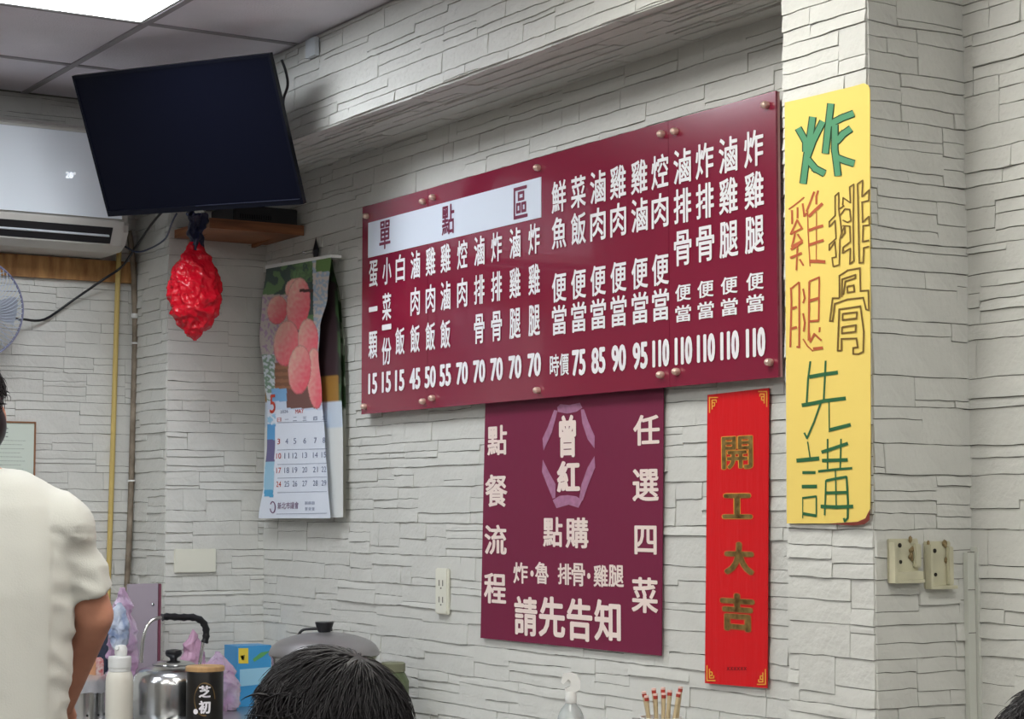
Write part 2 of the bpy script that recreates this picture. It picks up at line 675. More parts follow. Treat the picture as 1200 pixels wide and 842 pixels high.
# ------------------------------------------------------------------ maroon poster under it
QY = -0.014
pTL, pTR, pBR, pBL = py(568.7, 470, QY), py(777.5, 448, QY), py(775, 768, QY), py(563, 747, QY)
poster = thing('order_poster', 'square maroon poster with cream lettering on how to order, below menu board', 'poster',
               ((pBL.x + pBR.x) / 2, QY, pBR.z))
obj('sheet', prism(bmesh.new(), [pTL, pTR, pBR, pBL], (0, 0.002, 0)), M_MAROON2, poster)
PYL = QY - 0.0012


def ptext(name, items, m, bold, Y, parent):
    for (ch, x, y, w, h) in items:
        c = py(x, y, Y)
        hw = (py(x + w / 2, y, Y) - py(x - w / 2, y, Y)).length
        hh = (py(x, y - h / 2, Y) - py(x, y + h / 2, Y)).length
        bm = bmesh.new()
        put(bm, ch, c, hw, hh, X_, Z_, bold)
        obj(name, bm, m, parent)


ptext('lettering', [('點', 582.5, 515.5, 23, 35), ('餐', 581.5, 574.7, 26, 38), ('流', 580.6, 632, 26, 35), ('程', 580, 689, 26, 36),
                    ('任', 757.4, 503.5, 31, 36), ('選', 756.4, 568, 31, 38), ('四', 756.4, 632.5, 26, 34), ('菜', 755.5, 697, 31, 42),
                    ('點', 647.7, 623, 23, 35), ('購', 676, 624, 27, 36)], M_CREAM, 0.028, PYL, poster)
ptext('small_lettering', [('炸', 610, 671, 17, 25), ('•', 623.5, 671.7, 4, 7), ('魯', 635, 671, 16, 26), ('排', 661.6, 672.3, 16, 25),
                          ('骨', 677.6, 673, 16, 27), ('•', 690, 674.5, 4, 7), ('雞', 704, 674.5, 17, 26), ('腿', 722, 674.5, 18, 26)],
      M_CREAM, 0.026, PYL, poster)
ptext('large_lettering', [('請', 616, 721.5, 27, 46), ('先', 646.6, 722.6, 31, 48), ('告', 679, 725.8, 30, 50), ('知', 711.8, 726.8, 31, 49)],
      M_CREAM, 0.034, PYL, poster)
ptext('shop_lettering', [('曾', 665, 510.8, 20, 50), ('紅', 666, 558, 27, 37)], M_CREAM, 0.05, PYL - .0004, poster)
M_MAUVE = mat('mauve_print', srgb(172, 118, 150), 0.6, var=0.2, vscale=60)
for pl in ([(185, 95), (205, 75), (265, 80), (335, 65), (350, 98), (310, 125), (250, 137), (190, 125)],
           [(165, 112), (188, 118), (150, 260), (95, 380), (88, 300), (125, 220)],
           [(340, 110), (360, 108), (390, 190), (432, 285), (430, 365), (385, 305), (350, 200)],
           [(90, 438), (130, 520), (175, 600), (172, 690), (155, 695), (120, 610), (85, 520)],
           [(430, 415), (435, 490), (390, 600), (352, 710), (330, 690), (345, 600), (385, 490)],
           [(155, 705), (200, 677), (255, 672), (310, 680), (350, 705), (325, 755), (260, 735), (180, 758)]):
    bm = bmesh.new()
    bm.faces.new([bm.verts.new(py(620 + a / 5.61, 460 + b / 5.61, PYL)) for a, b in pl])
    obj('emblem_ribbon', bm, M_MAUVE, poster)

# ------------------------------------------------------------------ red couplet strip
M_RED = mat('red_paper', srgb(214, 22, 30), 0.32, bump=0.5, bscale=14, stretch=(3, 1, 0.5))
M_GOLD = mat('gold_foil', (0.55, 0.36, 0.12), 0.35, metal=0.7, col2=(0.16, 0.09, 0.03), vscale=40)
M_GOLD2 = mat('gold_print', srgb(236, 170, 70), 0.4)
M_GOLD3 = mat('copper_print', srgb(206, 110, 60), 0.4)
M_DARKINK = mat('dark_ink', srgb(90, 20, 25), 0.6)
strip = thing('red_banner', 'narrow red paper strip with four gold characters, beside the pillar', 'banner', py(862, 803, QY))
q = [py(829, 462.4, QY), py(900.8, 454.3, QY), py(899, 806, QY), py(826, 800, QY)]
obj('sheet', prism(bmesh.new(), q, (0, 0.002, 0)), M_RED, strip)
for ch, a_, b_, c_, d_, e_ in (('開', 863.8, 530, 36, 38, .02), ('工', 863.8, 592.7, 35, 29, .05), ('大', 866, 654, 35, 38, .05), ('吉', 863.8, 717, 40, 44, .04)):
    ptext('gilt_outline', [(ch, a_, b_, c_ + 1.6, d_ + 1.6)], M_GOLD2 if ch in '開工' else M_GOLD3, e_ + .022, PYL + .0003, strip)
    ptext('lettering', [(ch, a_, b_, c_, d_)], M_GOLD, e_, PYL - .0004, strip)
bm = bmesh.new()
for cx, cy, sx, sy in ((831.5, 465.5, 1, 1), (898.5, 458.5, -1, 1), (828.5, 797, 1, -1), (897, 801.5, -1, -1)):
    T = lambda a, b: py(a, b, PYL)
    L = [[(0, 18), (0, 0), (10, 0)], [(3, 14), (3, 3), (8, 3)], [(6, 10), (6, 6), (3, 6)], [(3, 10), (6, 10)], [(8, 3), (8, 6)]]
    bm = bmesh.new()
    strokes(bm, [[(cx + sx * a, cy + sy * b) for a, b in l] for l in L], 1.3, T)
    obj('corner_ornament', bm, M_GOLD2, strip)

bm = bmesh.new()
for k in range(6):
    strokes(bm, [[(852 + k * 4, 781), (854.5 + k * 4, 785)], [(854.5 + k * 4, 781), (852 + k * 4, 785)]], 0.7, lambda a, b: py(a, b, PYL))
obj('small_print', bm, M_DARKINK, strip)

# ------------------------------------------------------------------ yellow handwritten poster on the pillar
YY = PY - 0.012
M_YEL = mat('yellow_paper', srgb(236, 208, 110), 0.75, bump=0.15, bscale=8)
M_UND = mat('paper_underside', srgb(120, 50, 40), 0.8)
yel = thing('yellow_poster', 'tall yellow paper with handwritten green, orange and brown characters on pillar', 'poster',
            py(970, 612, YY))
out = [(919.5, 120), (940, 115.5), (975, 107), (1000, 101), (1012, 97.5), (1017, 99.5), (1019.3, 105), (1019.5, 300), (1020, 500), (1019.5, 596),
       (1014, 607), (1005, 611), (970, 613), (922, 613)]
obj('sheet', prism(bmesh.new(), [py(a, b, YY) for a, b in out], (0, 0.0015, 0)), M_YEL, yel)
bm = bmesh.new()
cc = [(1019.5, 596), (1014, 607), (1005, 611), (970, 613.5), (1000, 615.5), (1013, 614), (1019, 609)]
bm.faces.new([bm.verts.new(py(a, b, YY - 0.002)) for a, b in cc])
obj('lifted_corner', bm, M_UND, yel)
M_GR = mat('green_marker', srgb(78, 144, 104), 0.6)
M_GRD = mat('dark_green_marker', srgb(36, 96, 56), 0.6)
M_OR = mat('orange_marker', srgb(178, 86, 46), 0.6)
M_BR = mat('brown_marker', srgb(112, 84, 26), 0.6)
M_GOUT = mat('outline_green', srgb(40, 70, 40), 0.6)


def sheetmap(oy, Y=YY - 0.0008):
    return lambda a, b: py(915 + a / 7.655, oy + b / 7.655, Y)


zha = [[(155, 305), (225, 430), (225, 520)], [(287, 205), (262, 380), (232, 560), (200, 805)], [(378, 245), (290, 420), (240, 560)],
       [(240, 585), (310, 670), (395, 715)], [(450, 85), (425, 300), (400, 535)], [(440, 270), (550, 215), (655, 175)],
       [(485, 275), (485, 500), (515, 735)], [(500, 430), (560, 360), (632, 310)], [(500, 570), (580, 600), (660, 625)]]
bm = bmesh.new()
strokes(bm, zha, 70, sheetmap(110, YY - 0.0004))
obj('character_outline', bm, M_GOUT, yel)
bm = bmesh.new()
strokes(bm, zha, 50, sheetmap(110, YY - 0.0014))
obj('green_character', bm, M_GR, yel)
ji = [[12, (70, 270), (130, 225), (210, 160)], [(100, 275), (102, 400)], [(150, 250), (150, 350)], [(195, 215), (210, 330), (235, 300)],
      [(300, 110), (230, 290)], [(335, 100), (318, 150), (318, 225)], [10, (240, 285), (245, 480), (262, 780)],
      [26, (250, 335), (310, 275), (375, 215)], [24, (250, 460), (310, 435), (380, 415)], [24, (250, 590), (320, 565), (385, 545)],
      [30, (262, 735), (330, 735), (400, 740)], [8, (320, 290), (318, 720)], [(150, 360), (90, 490), (190, 440), (150, 370)],
      [(130, 480), (100, 600), (190, 550), (150, 490)], [22, (90, 630), (195, 560)], [22, (85, 705), (190, 660)], [14, (150, 600), (140, 815)],
      [16, (170, 715), (205, 775)]]
bm = bmesh.new()
strokes(bm, ji, 17, sheetmap(210))
tui = [[(90, 205), (95, 330), (85, 740)], [16, (92, 215), (165, 155)], [(165, 155), (165, 500), (165, 740), (140, 735)], [24, (95, 395), (145, 378)],
       [24, (88, 575), (145, 560)], [(200, 215), (215, 300), (200, 345)], [(200, 435), (215, 520), (205, 600)],
       [16, (255, 150), (350, 110)], [14, (345, 110), (340, 500)], [(255, 150), (250, 680)], [26, (255, 325), (340, 300)], [20, (250, 508), (340, 500)],
       [(250, 600), (265, 690), (300, 620), (365, 680)], [16, (350, 560), (345, 605)], [12, (200, 665), (240, 730), (290, 775)],
       [28, (290, 755), (380, 745)]]
strokes(bm, tui, 17, sheetmap(310))
obj('orange_character', bm, M_OR, yel)
pai = [[(470, 785), (460, 705), (495, 695), (485, 560), (435, 635), (435, 585), (495, 530), (487, 370), (435, 425), (435, 380), (487, 325),
        (487, 150), (520, 120), (520, 270), (570, 235)], [(520, 270), (528, 330), (575, 265)], [(530, 330), (545, 480), (575, 415)],
       [(545, 480), (530, 540), (525, 765), (470, 785)], [(575, 415), (575, 480), (540, 530)],
       [(555, 235), (560, 165), (625, 210), (618, 70), (655, 45), (650, 400), (655, 730), (620, 760), (625, 620), (555, 660), (560, 610), (625, 560),
        (620, 420), (555, 415)], [(575, 265), (620, 270), (630, 370), (600, 385), (555, 365)],
       [(690, 40), (735, 10), (730, 155), (795, 95), (790, 190), (730, 205), (735, 385), (795, 330)], [(795, 330), (795, 410), (740, 415), (735, 560), (795, 545)],
       [(795, 600), (745, 615), (740, 745), (705, 750), (700, 500), (690, 40)]]
bm = bmesh.new()
strokes(bm, pai, 13, sheetmap(210))
gu = [[(525, 300), (525, 100), (600, 50), (710, 30), (715, 235), (785, 230), (790, 410), (765, 400), (740, 295), (600, 310), (485, 350), (465, 505), (440, 505),
       (465, 300), (525, 300)], [(545, 290), (550, 130), (670, 90), (670, 120), (580, 150), (560, 270)], [(595, 195), (655, 185), (660, 240), (600, 250), (595, 195)],
      [(545, 770), (510, 770), (525, 400), (715, 372), (745, 600), (740, 780), (700, 800), (650, 800), (650, 745), (690, 740), (680, 660), (545, 665), (545, 770)],
      [(555, 440), (685, 425), (680, 480), (555, 495), (555, 440)], [(550, 560), (675, 540), (670, 600), (550, 615), (550, 560)]]
strokes(bm, gu, 15, sheetmap(310))
obj('brown_character', bm, M_BR, yel)
xian = [[(265, 100), (245, 250), (232, 470)], [(402, 95), (385, 450)], [34, (255, 240), (380, 218), (512, 200)],
        [34, (188, 495), (300, 475), (390, 455), (584, 432)], [(360, 470), (300, 640), (235, 790), (210, 740)], [10, (432, 460), (435, 735)],
        [32, (440, 715), (520, 695), (628, 668)]]
bm = bmesh.new()
strokes(bm, xian, 17, sheetmap(410))
jiang = [[11, (240, 55), (262, 200)], [36, (140, 225), (345, 205)], [26, (193, 332), (312, 332)], [32, (188, 458), (325, 456)],
         [18, (195, 560), (318, 545)], [8, (196, 550), (196, 740)], [12, (318, 540), (318, 730)], [26, (200, 700), (318, 720)],
         [(420, 30), (420, 300)], [(540, 30), (533, 300)], [30, (365, 150), (470, 115), (603, 70)], [32, (370, 225), (600, 218)],
         [22, (335, 322), (480, 305), (642, 292)], [12, (490, 310), (498, 640)], [24, (408, 405), (500, 385), (592, 370)], [(405, 400), (400, 560), (393, 715)],
         [18, (590, 365), (603, 600), (600, 740), (575, 770), (565, 740)], [28, (405, 515), (595, 510)], [32, (358, 635), (500, 642), (650, 635)]]
strokes(bm, jiang, 14, sheetmap(510))
obj('dark_green_character', bm, M_GRD, yel)

# ------------------------------------------------------------------ television on the corner bracket
TVR = Matrix(((0.40128769, 0.89207995, 0.20775359), (-0.82090236, 0.45088656, -0.35045773),
              (-0.40630962, -0.02991104, 0.91324576)))
TVC = Vector((-5.21087852, -0.56255729, 2.41311572))


def tvm(v):
    return TVC + TVR @ Vector(v)


TM = Matrix.Translation(TVC) @ TVR.to_4x4()
M_SCREEN = mat('dark_screen', srgb(10, 12, 24), 0.3, spec=0.15)
M_BEZEL = mat('bezel_black', srgb(12, 14, 24), 0.3, spec=0.25)
tv = thing('television', 'black flat television tilted down from a bracket under the ceiling corner', 'television',
           tvm((-0.02, 0, -0.215)))
hw, hh = 0.3675, 0.215
obj('screen', newbox((-0.006, -hw + .008, -hh + .016), (0.0, hw - .008, hh - .009), TM), M_SCREEN, tv)
bm = bmesh.new()
box(bm, (-0.012, -hw, -hh), (0.003, -hw + .008, hh), TM)
box(bm, (-0.012, hw - .008, -hh), (0.003, hw, hh), TM)
box(bm, (-0.012, -hw + .008, hh - .009), (0.003, hw - .008, hh), TM)
box(bm, (-0.012, -hw + .008, -hh), (0.004, hw - .008, -hh + .016), TM)
obj('bezel', bm, M_BEZEL, tv)
obj('back_cover', newbox((-0.022, -hw + .02, -hh + .02), (-0.0065, hw - .02, hh - .02), TM, 0.004), M_BLACK, tv)
obj('rear_housing', newbox((-0.06, -hw + .08, -hh + .03), (-0.022, hw - .06, hh - .12), TM, 0.01), M_BLACK, tv)
M_TRIMLINE = mat('trim_line', srgb(70, 74, 96), 0.3, metal=0.6)
obj('lower_trim', newbox((0.0045, -0.02, -hh + .0145), (0.006, hw - .01, -hh + .0165), TM), M_TRIMLINE, tv)
obj('sensor_tab', newbox((-0.004, -0.03, -hh - .006), (0.004, 0.005, -hh + .001), TM), M_STEEL, tv)
bm = bmesh.new()
pm = tvm((-0.064, 0, 0.0))
tube(bm, [pm, Vector((-5.45, -0.42, pm.z - .02)), Vector((XC + .03, -0.20, pm.z - .02))], 0.016, 10)
obj('bracket_arm', bm, M_BLACK, tv)
obj('wall_plate', newbox((XC + 0.008, -0.27, pm.z - .12), (XC + .028, -0.13, pm.z + .08)), M_BLACK, tv)
obj('mount_plate', newbox((-0.068, -0.1, -0.1), (-0.06, 0.1, 0.1), TM), M_BLACK, tv)
obj('rating_label', newbox((-0.0232, hw - .06, hh - .08), (-0.0225, hw - .022, hh - .03), TM), M_WHITE, tv)
cab = bmesh.new()
tube(cab, spline([px(330, 70, -4.95), px(335, 84, -4.95), px(337, 100, -4.97), px(332, 118, -5.0), px(333, 140, -5.05),
                  tvm((-0.04, hw - .08, -0.05))]), 0.004, 8)
obj('lead', cab, M_BLACK, tv)
wb = bmesh.new()
box(wb, (-4.99, -0.292, 2.635), (-4.93, -0.278, 2.688))
tag(obj('cable_clamp', wb, mat('pale_metal', srgb(200, 205, 210), 0.4)), 'small pale metal clamp on the beam beside the television', 'clamp')

# ------------------------------------------------------------------ wooden corner shelf with a black box on it
M_WOOD = mat('brown_wood', srgb(150, 96, 58), 0.5, col2=srgb(104, 60, 34), vscale=5, stretch=(1, 1, 12), bump=0.1)
SX = -5.585
sz0 = px(300, 271, SX).z
sy0 = px(206, 282, XC + .02).y
sh = thing('corner_shelf', 'brown wooden shelf board in the corner under the television', 'shelf', (SX, sy0 / 2, sz0))
obj('board', newbox((XC + .008, sy0, sz0), (SX, -0.008, sz0 + .026)), M_WOOD, sh)
obj('edge_strip', newbox((SX + .0005, sy0, sz0 - .002), (SX + .008, -0.008, sz0 + .03)), M_WOOD, sh)
bm = bmesh.new()
for yy in (sy0 + .05, -0.06):
    prism(bm, [Vector((XC + .008, yy, sz0 - .001)), Vector((SX - .12, yy, sz0 - .001)), Vector((XC + .008, yy, sz0 - .012))], (0, 0.012, 0))
obj('bracket', bm, M_WOOD, sh)
a1, a2 = px(277, 250, SX).y, px(352, 250, SX).y
mb = thing('media_box', 'flat black box on the corner shelf under the television', 'box', (SX - .1, (a1 + a2) / 2, sz0 + .03))
obj('case', newbox((SX - .2, a1, sz0 + .031), (SX - .02, min(a2, -0.012), sz0 + .084), None, 0.003), M_BLACK, mb)
bm = bmesh.new()
for k in range(14):
    yy = a1 + .02 + k * .008
    box(bm, (SX - .0195, yy, sz0 + .04), (SX - .0185, yy + .004, sz0 + .055))
obj('vent', bm, M_BEZEL, mb)

# ------------------------------------------------------------------ air conditioner on the far wall
M_AC = mat('conditioner_white', srgb(236, 244, 252), 0.25, coat=0.3)
M_AC2 = mat('conditioner_shell', srgb(196, 194, 188), 0.4)
M_VENT = mat('vent_dark', srgb(24, 24, 28), 0.5)
AX = -5.94
az_t = px(0, 140, AX).z
az_p = px(60, 152, AX).z
az_b = px(60, 252, AX).z
az_l = px(60, 286, AX + 0.03).z
ay = px(152, 270, AX).y
ayp = px(128, 240, AX).y + .02
ac = thing('air_conditioner', 'white wall mounted air conditioner showing 28 on the far wall', 'air conditioner', (XB, ay - .45, az_l))
Y0 = -1.42


def ext(prof, ya, yb, m, name, parent, smooth=False):
    bm = bmesh.new()
    prism(bm, [Vector((x, ya, z)) for x, z in prof], (0, yb - ya, 0))
    return obj(name, bm, m, parent, smooth)


ext([(XB + .008, az_t + .005), (AX - .06, az_t + .005), (AX - .012, az_p + .012), (AX - .008, az_b + .01), (AX + .002, az_b - .004), (AX, az_b - .03),
     (AX - .03, az_l + .018), (AX - .075, az_l), (XB + .008, az_l - .004)], Y0, ay - .02, M_AC2, 'shell', ac)
ext([(XB + .02, az_t - .012), (AX - .06, az_t - .012), (AX - .02, az_p - .01), (AX - .022, az_b), (AX - .012, az_b - .012), (AX - .012, az_b - .035),
     (AX - .04, az_l + .022), (AX - .08, az_l + .006), (XB + .02, az_l + .004)], ay - .02, ay, M_AC2, 'end_cap', ac)
ext([(AX - .010, az_p + .004), (AX + .004, az_p), (AX + .008, az_b + .004), (AX - .006, az_b + .008)], Y0, ayp + .02, M_AC, 'front_panel', ac)
ext([(AX - .05, az_t + .018), (AX - .03, az_t + .012), (AX - .002, az_p + .016), (AX - .012, az_p + .012), (AX - .06, az_t + .006)], Y0, ay - .06, M_AC2,
    'top_grille', ac)
zo1, zo0 = px(60, 261, AX).z, px(60, 279, AX).z
yo = px(132, 270, AX).y
# air outlet cut into the sloping lip: dark recess with two louvres
def lip(z):
    t = max(0.0, min(1.0, (az_b - .03 - z) / (az_b - .03 - az_l - .018)))
    return AX + .002 - .03 * t
ext([(lip(zo1) + .002, zo1), (lip(zo0) + .003, zo0), (lip(zo0) - .02, zo0), (lip(zo1) - .02, zo1)], Y0, yo, M_VENT, 'outlet', ac)
zm = (zo1 + zo0) / 2 - .002
ext([(lip(zm) + .004, zm + .004), (lip(zm) + .012, zm - .002), (lip(zm) + .008, zm - .004), (lip(zm), zm)], Y0, yo - .01, M_AC, 'louvre', ac)
ext([(lip(zo0) + .002, zo0 - .001), (lip(zo0) + .009, zo0 - .006), (lip(zo0) + .006, zo0 - .008), (lip(zo0), zo0 - .004)], Y0, yo - .015, M_AC2, 'louvre', ac)
M_LED = mat('display_led', (1, 1, 1), 0.5, emit=(0.9, 0.95, 1), estr=1.0)
bm = bmesh.new()
put(bm, '28°', px(83, 205, AX + .0095), 0.032, 0.019, Y_, Z_, 0.0)
obj('temperature_display', bm, M_LED, ac)
# stained plywood strip under it
M_PLY = mat('stained_plywood', srgb(176, 132, 80), 0.6, col2=srgb(120, 80, 42), vscale=7, stretch=(1, 5, 1.2))
zb = px(60, 326, XB + .02).z
tag(obj('plywood_board', newbox((XB + .008, -1.42, zb), (XB + .024, -0.352, az_l - .008)), M_PLY),
    'stained brown plywood strip on the wall under the air conditioner', 'board')

# ------------------------------------------------------------------ conduits and cables on the far wall
M_YCON = mat('yellow_conduit', srgb(196, 172, 104), 0.45)
bm = bmesh.new()
tube(bm, [px(140, 284, XB + .034), px(138, 330, XB + .03), px(133.5, 480, XB + .018), px(131, 560, XB + .016), px(127.5, 668, XB + .016), px(122, 840, XB + .016)], 0.0085, 10)
tag(obj('yellow_conduit', bm, M_YCON), 'thin yellow conduit running down the wall left of the corner column', 'pipe')
M_RUST = mat('grey_brown_pipe', srgb(150, 138, 122), 0.6, col2=srgb(96, 84, 70), vscale=14)
cp = thing('drain_pipe', 'grey brown pipe with white clips running down the far corner', 'pipe', px(150, 700, XB + .03))
bm = bmesh.new()
pp = [px(151, 270, XB + .03), px(155, 300, XB + .025), px(158, 360, XB + .022), px(158, 410, XB + .022), px(156, 480, XB + .022),
      px(154, 560, XB + .022), px(151, 640, XB + .022), px(148, 700, XB + .022), px(143, 842, XB + .022)]
tube(bm, spline(pp, 3), 0.0095, 10)
obj('tube', bm, M_RUST, cp, True)
for (a, b) in ((158, 370), (158, 402), (154, 563)):
    c = px(a, b, XB + .022)
    bm = bmesh.new()
    lathe(bm, [(0.0105, -0.008 if b == 370 else -.003), (0.0125, -0.006 if b == 370 else -.002), (0.0125, 0.006 if b == 370 else .002), (0.0105, 0.008 if b == 370 else .003)], c, 14)
    obj('clip', bm, M_WHITE, cp, True)
bm = bmesh.new()
tube(bm, spline([px(-10, 365, -6.0), px(18, 373, -6.06), px(28, 374, -6.1), px(52, 374, XB + .02), px(85, 352, XB + .02), px(120, 328, XB + .062),
                 px(143, 312, XB + .075), px(160, 288, -6.02), px(178, 262, -5.9), px(190, 248, -5.8)], 5), 0.0042, 8)
tag(obj('power_cable', bm, M_BLACK, None, True), 'black cable sagging from the fan up to the television', 'cable')
bm = bmesh.new()
tube(bm, spline([px(142, 286, -6.1), px(160, 295, -6.0), px(178, 290, -5.9), px(194, 279, -5.7), px(201, 262, -5.54), px(207, 250, -5.5)], 5), 0.003, 8)
tag(obj('thin_cable', bm, mat('blue_grey_cable', srgb(58, 68, 92), 0.5), None, True), 'thin blue grey cable looping beside the shelf end', 'cable')

# ------------------------------------------------------------------ wall fan at the left edge
M_FANW = mat('fan_wire', srgb(190, 200, 216), 0.35, metal=0.2)
M_BLADE = mat('fan_blade', srgb(200, 208, 222), 0.3, trans=0.25)
fc = px(-32, 361, -5.98)
fan = thing('wall_fan', 'round wall fan with pale wire cage cut by the left edge', 'fan', fc)
FR = 0.158
bm = bmesh.new()
for sgn in (1, -1):
    for k in range(64 if sgn == 1 else 40):
        a = 2 * PI * k / (64 if sgn == 1 else 40)
        pts = []
        for q_ in range(7):
            t = q_ / 6
            r = 0.025 + (FR - 0.025) * t
            aa = a + 0.55 * t * sgn
            dx = sgn * 0.05 * (1 - t ** 2.6)
            pts.append(fc + Vector((dx, r * math.cos(aa), r * math.sin(aa))))
        tube(bm, pts, 0.0013, 4)
obj('wire_cage', bm, M_FANW, fan)
bm = bmesh.new()
tube(bm, [fc + Vector((0, FR * math.cos(2 * PI * k / 48), FR * math.sin(2 * PI * k / 48))) for k in range(48)], 0.0035, 8, True)
obj('rim', bm, mat('fan_rim', srgb(120, 122, 150), 0.3), fan, True)
for k in range(5):
    bm = bmesh.new()
    a = 2 * PI * k / 5
    rows = []
    for q_ in range(7):
        t = q_ / 6
        r = 0.022 + 0.118 * t
        w = 0.22 + 0.45 * math.sin(t * 2.2) * 1.0
        rows.append([bm.verts.new(fc + Vector((-0.014 + 0.028 * (s_ + 0.5), r * math.cos(a + w * s_), r * math.sin(a + w * s_)))) for s_ in (-.5, -.17, .17, .5)])
    for i in range(6):
        for j in range(3):
            bm.faces.new((rows[i][j], rows[i][j + 1], rows[i + 1][j + 1], rows[i + 1][j]))
    r_ = bmesh.ops.solidify(bm, geom=list(bm.faces), thickness=0.0016)
    obj('blade', bm, M_BLADE, fan, True)
bm = bmesh.new()
lathe(bm, [(0.026, -0.055), (0.04, -0.05), (0.045, -.13), (0.02, -.15)], fc, 20, Matrix.Rotation(PI / 2, 4, 'Y'))
obj('motor_housing', bm, M_FANW, fan, True)
bm = bmesh.new()
lathe(bm, [(0.026, 0.046), (0.027, 0.052), (0.01, .056)], fc, 20, Matrix.Rotation(PI / 2, 4, 'Y'))
obj('hub_cap', bm, M_FANW, fan, True)
bm = bmesh.new()
tube(bm, [fc + Vector((-.1, 0, -.03)), fc + Vector((-.1, 0, -.2)), Vector((XB + .03, fc.y, fc.z - .24))], 0.012, 10)
box(bm, (XB + .006, fc.y - .04, fc.z - .32), (XB + .03, fc.y + .04, fc.z - .18))
obj('wall_arm', bm, M_FANW, fan)

# ------------------------------------------------------------------ framed notice
ft = px(42, 494, XB + .012)
nf = thing('framed_notice', 'brown framed printed notice on far wall behind the man in white shirt', 'notice', (XB + .008, ft.y - .2, ft.z - .35))
w_, h_ = 0.40, 0.30
M_FR = mat('frame_brown', srgb(140, 96, 66), 0.5)
bm = bmesh.new()
box(bm, (XB + .008, ft.y - w_, ft.z - .005), (XB + .016, ft.y, ft.z))
box(bm, (XB + .008, ft.y - w_, ft.z - h_), (XB + .016, ft.y, ft.z - h_ + .005))
box(bm, (XB + .008, ft.y - .005, ft.z - h_ + .005), (XB + .016, ft.y, ft.z - .005))
box(bm, (XB + .008, ft.y - w_, ft.z - h_ + .005), (XB + .016, ft.y - w_ + .005, ft.z - .005))
obj('frame', bm, M_FR, nf)
obj('paper', newbox((XB + .008, ft.y - w_ + .005, ft.z - h_ + .005), (XB + .012, ft.y - .005, ft.z - .005)), mat('pale_paper', srgb(206, 216, 206), 0.5), nf)
bm = bmesh.new()
rr = random.Random(5)
for k in range(18):
    z = ft.z - .022 - k * .013
    L = (0.05, 0.03, 0.09)[k] if k < 3 else rr.uniform(0.24, 0.3)
    e = ft.y - .03 - (0.06 if k < 3 else rr.uniform(0, .02))
    e2 = e - L
    y_ = e
    while y_ > e2:
        d = rr.uniform(0.004, 0.01)
        box(bm, (XB + .0121, y_ - d, z - (.003 if k < 3 else .0012)), (XB + .0124, y_, z))
        y_ -= d + .002
pr = obj('printed_lines', bm, mat('grey_ink', srgb(130, 140, 134), 0.7), nf)

# ------------------------------------------------------------------ plates, sockets, trunking
a_, b_ = px(203, 643, XC), px(251, 670, XC)
tag(obj('blank_wall_plate', newbox((XC + .004, a_.y, b_.z), (XC + .014, b_.y, a_.z), None, 0.002), M_BEIGE),
    'blank cream cover plate on the front of the corner column', 'wall plate')
a_, b_ = py(515.8, 665, 0), py(529.5, 720, 0)
so = thing('wall_socket', 'narrow white socket on the wall left of the maroon poster', 'socket', ((a_.x + b_.x) / 2, -.006, b_.z))
obj('plate', newbox((a_.x, -.016, b_.z), (b_.x, -.004, a_.z), None, 0.003), M_BEIGE, so)
for zc_ in (.68, .32):
    bm = bmesh.new()
    zz = b_.z + (a_.z - b_.z) * zc_
    cx = (a_.x + b_.x) / 2
    box(bm, (cx - .012, -.0168, zz - .008), (cx - .008, -.0158, zz + .008))
    box(bm, (cx + .008, -.0168, zz - .008), (cx + .012, -.0158, zz + .008))
    box(bm, (cx - .003, -.0168, zz - .016), (cx + .003, -.0158, zz - .012))
    obj('slot', bm, mat('slot_grey', srgb(110, 108, 100), 0.6), so)

M_OLD = mat('aged_plastic', srgb(202, 198, 172), 0.5, var=0.15, vscale=25)
M_GLUE = mat('old_glue', srgb(150, 132, 96), 0.7, col2=srgb(112, 92, 60), vscale=60, bump=0.8, bscale=120)


